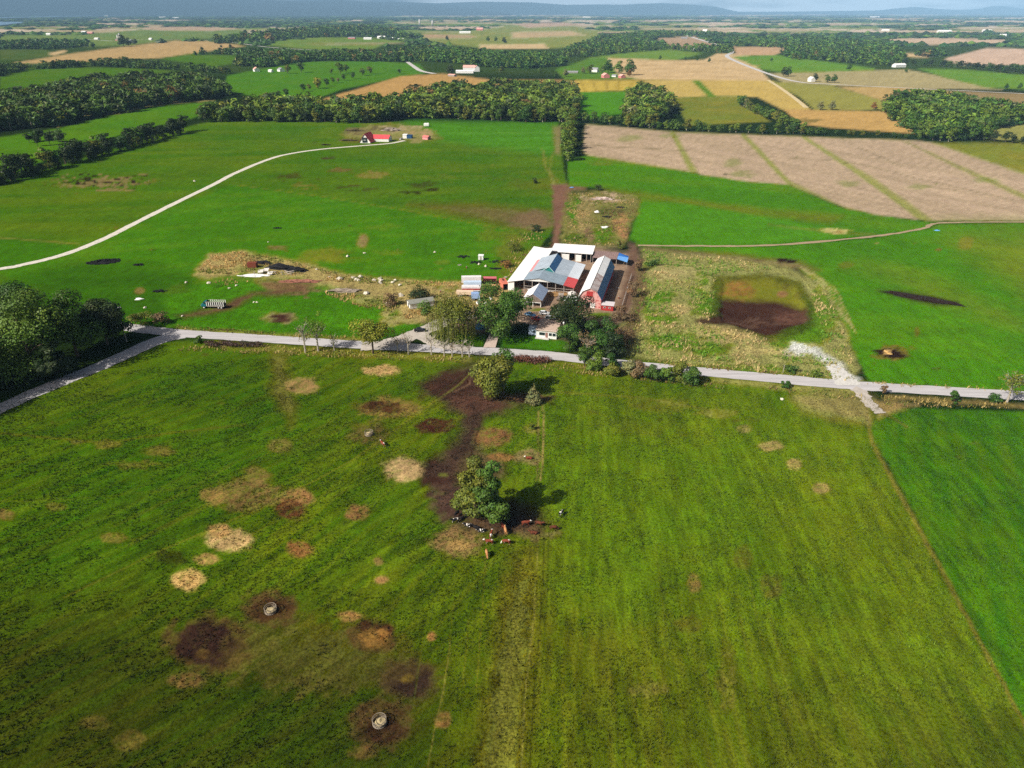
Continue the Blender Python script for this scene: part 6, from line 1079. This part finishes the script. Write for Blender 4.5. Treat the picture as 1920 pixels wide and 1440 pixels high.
heap('blue_cover', 'bright blue covered round stack in the maple shade', 'cover', (900, 615), 1.8, 1.8, 2.2, mat('cover_blue', A(70, 150, 220), .5, .1, 1), 14, .12, n=3); heap('blue_scrap', 'pale blue tarp scrap on the dirt track bend', 'tarp', (1757, 432), 1.5, .8, .35, MATS['tarp_blue'], 15, .6); heap('blue_scrap', 'pale blue tarp scrap at the head of the dirt lane', 'tarp', (1072, 352), 1.6, .9, .5, MATS['tarp_blue'], 16, .5)
for i, (x, y, lb) in enumerate([(900, 565, 'white rounded bag heap behind the maple'), (910, 570, 'second white bag heap behind the maple'), (920, 561, 'round white ball behind the maple'), (896, 569, 'small white bag behind the maple')]): heap('white_bag', lb, 'bag', (x, y), .8, .7, .9, M_WHITE, 30 + i, .3)
heap('rubble_heap', 'grey brown rubble and brush heap behind the red roofed house', 'rubble', (735, 245), 9, 3, 2.2, MATS['grey_rubble'], 17, .8, n=3); heap('brush_heap', 'dark brush heap left of the red roofed chalet', 'brush', (665, 246), 8, 2.2, 1.8, mat('brush', A(92, 82, 54), .95, .4, 1.0, bump=.5), 18, .8, n=3); heap('brush_heap', 'low brush heap below the red roofed chalet', 'brush', (655, 264), 7, 2, 1.3, MATS['brush'], 19, .8, n=3); heap('soil_heap', 'small dark soil heap beside the curve of the gravel lane', 'soil', (611, 272), 4.5, 1.4, 1.0, MATS['black_manure'], 24, .5)
r_ = random.Random(77)
for i, (x, y) in enumerate([(862, 497), (875, 503), (948, 520), (958, 512), (960, 535), (930, 553), (845, 560), (826, 548), (1068, 572), (1160, 560), (1158, 540), (1040, 590), (972, 585), (1150, 492)]):
    X, Y = at(x, y)
    if i % 2: o = thing('barrel', 'rusty steel barrel standing among the scrap round the barns', 'barrel', (X, Y, 0), 0, 'barrels round the barns'); MB().lathe([(.3, 0), (.32, .3), (.3, .32), (.32, .6), (.3, .62), (.3, .9)], 12).build('drum', mat('rust_drum', A(130, 80, 60), .8, .3, 3), o); MB().lathe([(.29, .9), (.31, .93), (.1, .94)], 12).build('lid', M_POST, o)
    else:
        o = thing('pallet', 'grey wooden pallet lying among the scrap round the barns', 'pallet', (X, Y, 0), r_.uniform(0, 3), 'pallets round the barns')
        for k in range(6): MB().box(-.75 + k * .27, -.58 + k * .27, -.7, .7, .14, .18).build('slat', M_POST, o)
        for y_ in (-.6, 0, .6): MB().box(-.75, .77, y_ - .05, y_ + .05, 0, .138).build('bearer', M_POST, o)
# wrapped bales, boulders and blocks in the scrap row
M_BOUL = mat('pale_boulder', A(202, 192, 174), .9, .15, 1.5)
BOUL = [(618, 520, 1.0), (637, 524, 1.9), (662, 521, 1.3), (668, 525, 1.6), (676, 520, 1.8), (672, 526, 1.5), (701, 526, 1.3), (712, 523, 1.7), (713, 531, 1.5), (714, 527, 1.6), (742, 526, 1.3), (736, 530, 1.2), (749, 535, 1.2), (688, 551, 1.9), (752, 555, 1.6), (727, 570, 1.4), (594, 505, 1.0), (443, 536, 1.0), (391, 531, 1.3), (349, 530, 1.0), (430, 541, .9), (476, 567, .7), (482, 567, .7), (342, 593, .8), (272, 577, 1.0), (503, 454, .7), (652, 481, 1.5), (683, 475, 1.1), (815, 473, 1.0), (898, 496, 1.0), (911, 500, 1.2), (365, 340, 1.3), (1467, 749, 1.0)]
for i, (x, y, s) in enumerate(BOUL): heap('boulder', 'pale rounded block or boulder lying among the grass west of the barns' if i < 31 else ('lone white boulder beside the gravel lane' if i == 31 else 'pale boulder on the bare verge by the gate track'), 'boulder', (x, y), s * .75, s * .65, s * .7, M_BOUL, 60 + i, .5, n=1).__setitem__('group', 'pale blocks west of the barns')
X, Y = at(902, 487); o = thing('white_cabin', 'small white box cabin alone in the grass left of the barns', 'cabin', (X, Y, 0), rad(-6)); MB().box(-1.2, 1.2, -1, 1, .2, 2.2).build('box', M_WPAINT, o); roof_panel(o, [(-1.3, -1.15, 2.26), (1.3, -1.15, 2.26), (1.3, 1.15, 2.4), (-1.3, 1.15, 2.4)], M_WHITE, .06, 'roof'); MB().box(-.4, .4, -1.05, -1.005, .3, 1.9).build('door', M_POST, o)
# tyre heaps
def tyres(label, px, rx, ry, n, seed, h=1.0, rz=0.0):
    r_ = random.Random(seed); mb = MB()
    for k in range(n):
        a, q = r_.uniform(0, 6.283), math.sqrt(r_.random()); x, y = q * rx * math.cos(a), q * ry * math.sin(a); z = r_.uniform(.05, max(.1, h * (1 - q))); R = r_.uniform(.35, .55); tl = r_.uniform(-.5, .5); ta = r_.uniform(0, 6.28); pts = []
        for s in range(9): t_ = 6.283 * s / 8; px_, py_ = R * math.cos(t_), R * math.sin(t_); pts.append((x + px_, y + py_, z + .12 + tl * (px_ * math.cos(ta) + py_ * math.sin(ta))))
        mb.tube(pts, .13, 5, False)
    X, Y = at(*px); o = link('tyre_heap', mb.mesh('tyre_heap', M_BLK), None, (X, Y, 0), rz); return tag(o, label, 'tyres', kind='stuff')
heap('black_sheet', 'black silage sheet under the large tyre heap', 'sheet', (196, 492), 6.5, 3.2, .5, M_BLK, 20, .3, n=3, rz=rad(14)); tyres('large black tyre heap on the left pasture', (196, 491), 7.5, 4.0, 150, 1, 1.1, rad(14)); tyres('small black tyre heap beside the large one', (260, 497), 2.4, 1.2, 22, 2, .5); tyres('flat black tyre heap near the shade trees', (300, 546), 2.8, 1.4, 26, 3, .4)
for i, (px, rx, ry, lb) in enumerate([((868, 482), 3, 2, 'scattered tyres in the grass left of the white cabin'), ((935, 491), 4.5, 1.8, 'dark tyre and log row right of the white cabin'), ((890, 492), 3.5, 2, 'loose tyres below the white cabin'), ((930, 504), 2.5, .8, 'dark scrap tyres on the bank by the barns'), ((1163, 389), 2.5, 1.5, 'dark tyre pile on the junk ground'), ((1138, 407), 3, 1.5, 'black scrap tyres on the middle of the junk ground'), ((520, 428), 2.2, .7, 'dark tyres lying in the green pasture')]): tyres(lb, px, rx, ry, 16 + i, 40 + i, .4)
# collapsed barn
heap('black_tarp', 'black tarp over the silage beside the fallen barn', 'tarp', (493, 494), 4.5, 1.8, 1.2, M_BLK, 21, .4, n=3, rz=rad(-14)); heap('black_tarp', 'large black tarp heap over the fallen barn', 'tarp', (526, 503), 6.5, 2.4, 2.0, M_BLK, 22, .35, n=3, rz=rad(-10)); heap('black_tarp', 'black tarp heap at the end of the fallen barn', 'tarp', (557, 508), 4.5, 2.2, 1.7, M_BLK, 23, .45, n=3)
X, Y = at(515, 513); o = thing('fallen_barn', 'collapsed barn frame of grey beams and roof sheets over black tarps', 'ruin', (X, Y, 0)); r_ = random.Random(8)
for k in range(14):
    x = r_.uniform(-8, 9); y = r_.uniform(-1.5, 2.0); a = r_.choice([0.05, -.1, .9, -.8, 1.4, .2]); L_ = r_.uniform(2.5, 6); z = r_.uniform(.3, 1.8); d = Vector((math.cos(a), math.sin(a) * .6, r_.uniform(-.25, .25))) * L_ / 2
    MB().tube([Vector((x, y, z)) - d, Vector((x, y, z)) + d], .13, 4).build('beam', M_POST, o)
for k, (x, y, z) in enumerate(((-6, 0, 1.3), (-1.5, -1.6, .9), (-3.8, .8, 1.7))): MB().slab([(x - 1.3, y - .8, z - .6), (x + 1.1, y - .9, z - .3), (x + 1.2, y + .9, z + .5), (x - 1.2, y + .8, z + .3)], .06).build('roof_sheet', M_CONC, o)
for x in (-8.5, -1.5, 4, 8): MB().box(x - .12, x + .12, -1.9, -1.66, 0, 1.8).build('post', M_POST, o)

# ------------------------------------------------------------------ hay rings
M_RING = mat('weathered_steel', A(140, 128, 112), .8, .3, 3)
def hay_ring(label, px, R=1.15, hay=True):
    X, Y = at(*px); o = thing('hay_ring', label, 'feeder', (X, Y, 0), 0, 'round hay feeders in the pasture'); n = 20
    for z, w_ in ((.12, .07), (.62, .05), (1.1, .07)): MB().tube([(R * math.cos(6.283 * k / n), R * math.sin(6.283 * k / n), z) for k in range(n + 1)], w_, 5, False).build('hoop', M_RING, o)
    for k in range(10): a = 6.283 * k / 10; MB().tube([(R * math.cos(a), R * math.sin(a), 0), (R * math.cos(a), R * math.sin(a), 1.1)], .035, 4).build('bar', M_RING, o)
    sk = MB(); sk.add([(R * .985 * math.cos(6.283 * k / n), R * .985 * math.sin(6.283 * k / n), z) for z in (.02, .42) for k in range(n)], [(k, (k + 1) % n, n + (k + 1) % n, n + k) for k in range(n)]); sk.build('skirt', M_RING, o)
for i, (px, lb) in enumerate((((508, 1146), 'hay ring on the brown patch near the straw patches'), ((712, 1356), 'hay ring between the purple brown patch and the worn grass'), ((692, 815), 'hay ring beside the dark mixed straw patch'))):
    hay_ring(lb, px); heap('hay_bale', 'pale hay left inside the ' + lb, 'hay', px, 1.0, 1.0, .8, mat('old_hay', A(184, 166, 126), .95, .35, 3, bump=.5), 80 + i, .3, n=2)

# ------------------------------------------------------------------ cattle
def coat(name, c1, c2, thr, scale, face=None):
    m, t, p = nodes_of(name); n = noise_node(t, scale, 1, .5); c = mixc(t, 'MIX', ramp(t, n.outputs[0], thr - .02, thr + .02, 0, 1), c1, c2)
    if face:
        tc = t.nodes.new('ShaderNodeTexCoord'); sx = t.nodes.new('ShaderNodeSeparateXYZ'); t.links.new(tc.outputs['Object'], sx.inputs[0]); c = mixc(t, 'MIX', ramp(t, sx.outputs[0], 1.02, 1.12, 0, 1), c, face)
    t.links.new(c, p.inputs['Base Color']); p.inputs['Roughness'].default_value = .8; return m
WCOW = A(236, 228, 216)
COATS = {'red': coat('coat_red', A(124, 58, 38), A(124, 58, 38), .9, 1, WCOW), 'redwhite': coat('coat_redwhite', A(128, 62, 40), WCOW, .55, 1.1, WCOW), 'brown': coat('coat_brown', A(104, 56, 36), A(84, 44, 28), .5, 1), 'tan': coat('coat_tan', A(186, 136, 88), A(170, 116, 70), .5, 1), 'black': coat('coat_black', A(28, 24, 24), A(28, 24, 24), .9, 1), 'blackwhite': coat('coat_blackwhite', A(26, 24, 26), WCOW, .54, 1.3)}
COW = {}
def cow_mesh(pose):
    """continuous body grown from a skeleton: trunk, neck, head, jointed legs, tail, ears"""
    if pose in COW: return COW[pose]
    dz = -.75 if pose == 'lying' else 0.0
    P = {'pelvis': (-.72, 0, 1.22, .30), 'rump': (-.98, 0, 1.20, .22), 'loin': (-.3, 0, 1.2, .36), 'barrel': (.1, 0, 1.12, .40), 'chest': (.5, 0, 1.1, .36), 'shoulder': (.72, 0, 1.2, .28)}
    if pose == 'grazing': P.update({'neck': (1.0, 0, .95, .18), 'poll': (1.2, 0, .55, .15), 'face': (1.3, 0, .33, .12), 'muzzle': (1.36, 0, .14, .09)})
    else: P.update({'neck': (.98, 0, 1.42, .18), 'poll': (1.2, 0, 1.56, .15), 'face': (1.4, 0, 1.46, .12), 'muzzle': (1.58, 0, 1.34, .09)})
    E_ = [('pelvis', 'rump'), ('pelvis', 'loin'), ('loin', 'barrel'), ('barrel', 'chest'), ('chest', 'shoulder'), ('shoulder', 'neck'), ('neck', 'poll'), ('poll', 'face'), ('face', 'muzzle')]
    P['tail1'] = (-1.14, 0, 1.05, .04); P['tail2'] = (-1.16, 0, .55, .03); E_ += [('rump', 'tail1'), ('tail1', 'tail2')]
    pz = P['poll']
    for s in (-1, 1):
        P['ear%d' % s] = (pz[0] - .06, s * .26, pz[2] + .02, .045); E_.append(('poll', 'ear%d' % s))
        f = .08 * s
        if pose == 'lying':
            P['hk%d' % s] = (-.5, s * .42, 1.0, .16); P['hh%d' % s] = (-.3, s * .5, .86, .09); P['hf%d' % s] = (.0, s * .5, .84, .07); E_ += [('pelvis', 'hk%d' % s), ('hk%d' % s, 'hh%d' % s), ('hh%d' % s, 'hf%d' % s)]
            P['fk%d' % s] = (.85, s * .26, .86, .10); P['ff%d' % s] = (.6, s * .3, .82, .07); E_ += [('chest', 'fk%d' % s), ('fk%d' % s, 'ff%d' % s)]
        else:
            P['hk%d' % s] = (-.66, s * .22, .86, .15); P['hh%d' % s] = (-.92 + f, s * .22, .5, .075); P['hf%d' % s] = (-.88 + f, s * .22, .05, .06); E_ += [('pelvis', 'hk%d' % s), ('hk%d' % s, 'hh%d' % s), ('hh%d' % s, 'hf%d' % s)]
            P['fe%d' % s] = (.6, s * .2, .78, .12); P['fk%d' % s] = (.64 - f, s * .2, .44, .07); P['ff%d' % s] = (.62 - f, s * .2, .05, .06); E_ += [('chest', 'fe%d' % s), ('fe%d' % s, 'fk%d' % s), ('fk%d' % s, 'ff%d' % s)]
    names = list(P); me = bpy.data.meshes.new('cow_skeleton'); me.from_pydata([(P[n][0], P[n][1], P[n][2] + dz) for n in names], [(names.index(a), names.index(b)) for a, b in E_], [])
    o = bpy.data.objects.new('cow_skeleton', me); COL.objects.link(o); o.modifiers.new('skin', 'SKIN'); ss = o.modifiers.new('sub', 'SUBSURF'); ss.levels = ss.render_levels = 1
    for i, n in enumerate(names): me.skin_vertices[0].data[i].radius = (P[n][3], P[n][3] * (1.12 if n in ('barrel', 'chest', 'loin') else 1)); me.skin_vertices[0].data[i].use_root = (n == 'pelvis')
    dg = bpy.context.evaluated_depsgraph_get(); out = bpy.data.meshes.new_from_object(o.evaluated_get(dg)); bpy.data.objects.remove(o); out.name = 'cow_' + pose
    out.polygons.foreach_set('use_smooth', [True] * len(out.polygons)); COW[pose] = out; return out
HERD = [((921, 1007), 80, 'redwhite', 'standing', 'red and white cow standing away from the herd walking uphill'), ((917, 1020), 178, 'redwhite', 'standing', 'red and white cow facing west below the tree pair'), ((949, 1020), 175, 'redwhite', 'grazing', 'red cow with white face grazing below the tree pair'), ((913, 1042), -80, 'tan', 'grazing', 'tan cow grazing alone farthest from the trees'),
        ((944, 992), 120, 'red', 'standing', 'red cow at the edge of the tree shade'), ((948, 999), 100, 'tan', 'standing', 'tan and red cow close beside the red one at the shade edge'), ((986, 985), 5, 'red', 'standing', 'red cow with white face half in the tree shadow'), ((1011, 986), -20, 'brown', 'standing', 'dark brown cow leaving the tree shadow'), ((1001, 1000), 170, 'brown', 'lying', 'brown cow lying on the bare ground right of the trees'), ((1038, 994), 5, 'brown', 'grazing', 'brown cow grazing past the tree shadow'),
        ((1052, 966), 60, 'blackwhite', 'grazing', 'black and white cow grazing alone past the tree shadow'), ((854, 980), 200, 'blackwhite', 'standing', 'black and white cow standing on the mud left of the trees'), ((857, 967), 60, 'black', 'standing', 'black cow standing on the mud left of the trees'), ((903, 996), 185, 'blackwhite', 'lying', 'black and white cow lying under the tree pair'), ((878, 986), 170, 'blackwhite', 'lying', 'spotted cow lying under the olive tree'), ((893, 990), 150, 'black', 'lying', 'black cow lying under the olive tree'), ((962, 984), 10, 'black', 'lying', 'black cow lying in the deep tree shadow'),
        ((992, 860), 170, 'red', 'lying', 'red cow lying by the wheel tracks up the pasture'), ((718, 836), 130, 'redwhite', 'standing', 'pale cow standing near the upper hay ring'), ((868, 972), 40, 'black', 'lying', 'black cow lying in the mud against the olive tree')]
for px, rz, c, pose, lb in HERD:
    X, Y = at(*px); me = cow_mesh(pose); key = pose + c
    if key not in COW: COW[key] = me.copy(); COW[key].materials.clear(); COW[key].materials.append(COATS[c])
    o = link('cow', COW[key], None, (X, Y, -.02), rad(rz), (.9, .9, .9)); tag(o, lb, 'cow', 'cattle in the pasture')

# ------------------------------------------------------------------ poles
for i, (x, yb, yt, lb) in enumerate([(238, 641, 612, 'wooden utility pole at the road fork'), (1026, 681, 667, 'short timber post beside the bramble mound'), (1468, 699, 684, 'grey marker post on the reed side of the road')]):
    X, Y = at(x, yb); h = hgt(x, yb, yt); o = thing('utility_pole' if i == 0 else 'post', lb, 'pole' if i == 0 else 'post', (X, Y, 0)); MB().tube([(0, 0, -.1), (-.2 if i == 0 else 0, 0, h)], [.16, .11] if i == 0 else .09, 7).build('shaft', M_POST, o)
    if i == 0: MB().box(-1.1, .7, -.06, .06, h - .6, h - .48).build('crossarm', M_POST, o)

# ------------------------------------------------------------------ the air: one box of thin haze round everything
mb = MB(); mb.box(-33500, 33500, -4000, 34200, -9.0, 1300.0)
m = bpy.data.materials.new('haze_air'); m.use_nodes = True; t = m.node_tree; t.nodes.clear()
ho = t.nodes.new('ShaderNodeOutputMaterial'); pv = t.nodes.new('ShaderNodeVolumePrincipled'); t.links.new(pv.outputs[0], ho.inputs['Volume'])
pv.inputs['Color'].default_value = (0.40, 0.69, 1.0, 1); pv.inputs['Density'].default_value = 5.0e-5; pv.inputs['Anisotropy'].default_value = -0.3
tag(mb.build('haze', m), kind='stuff')
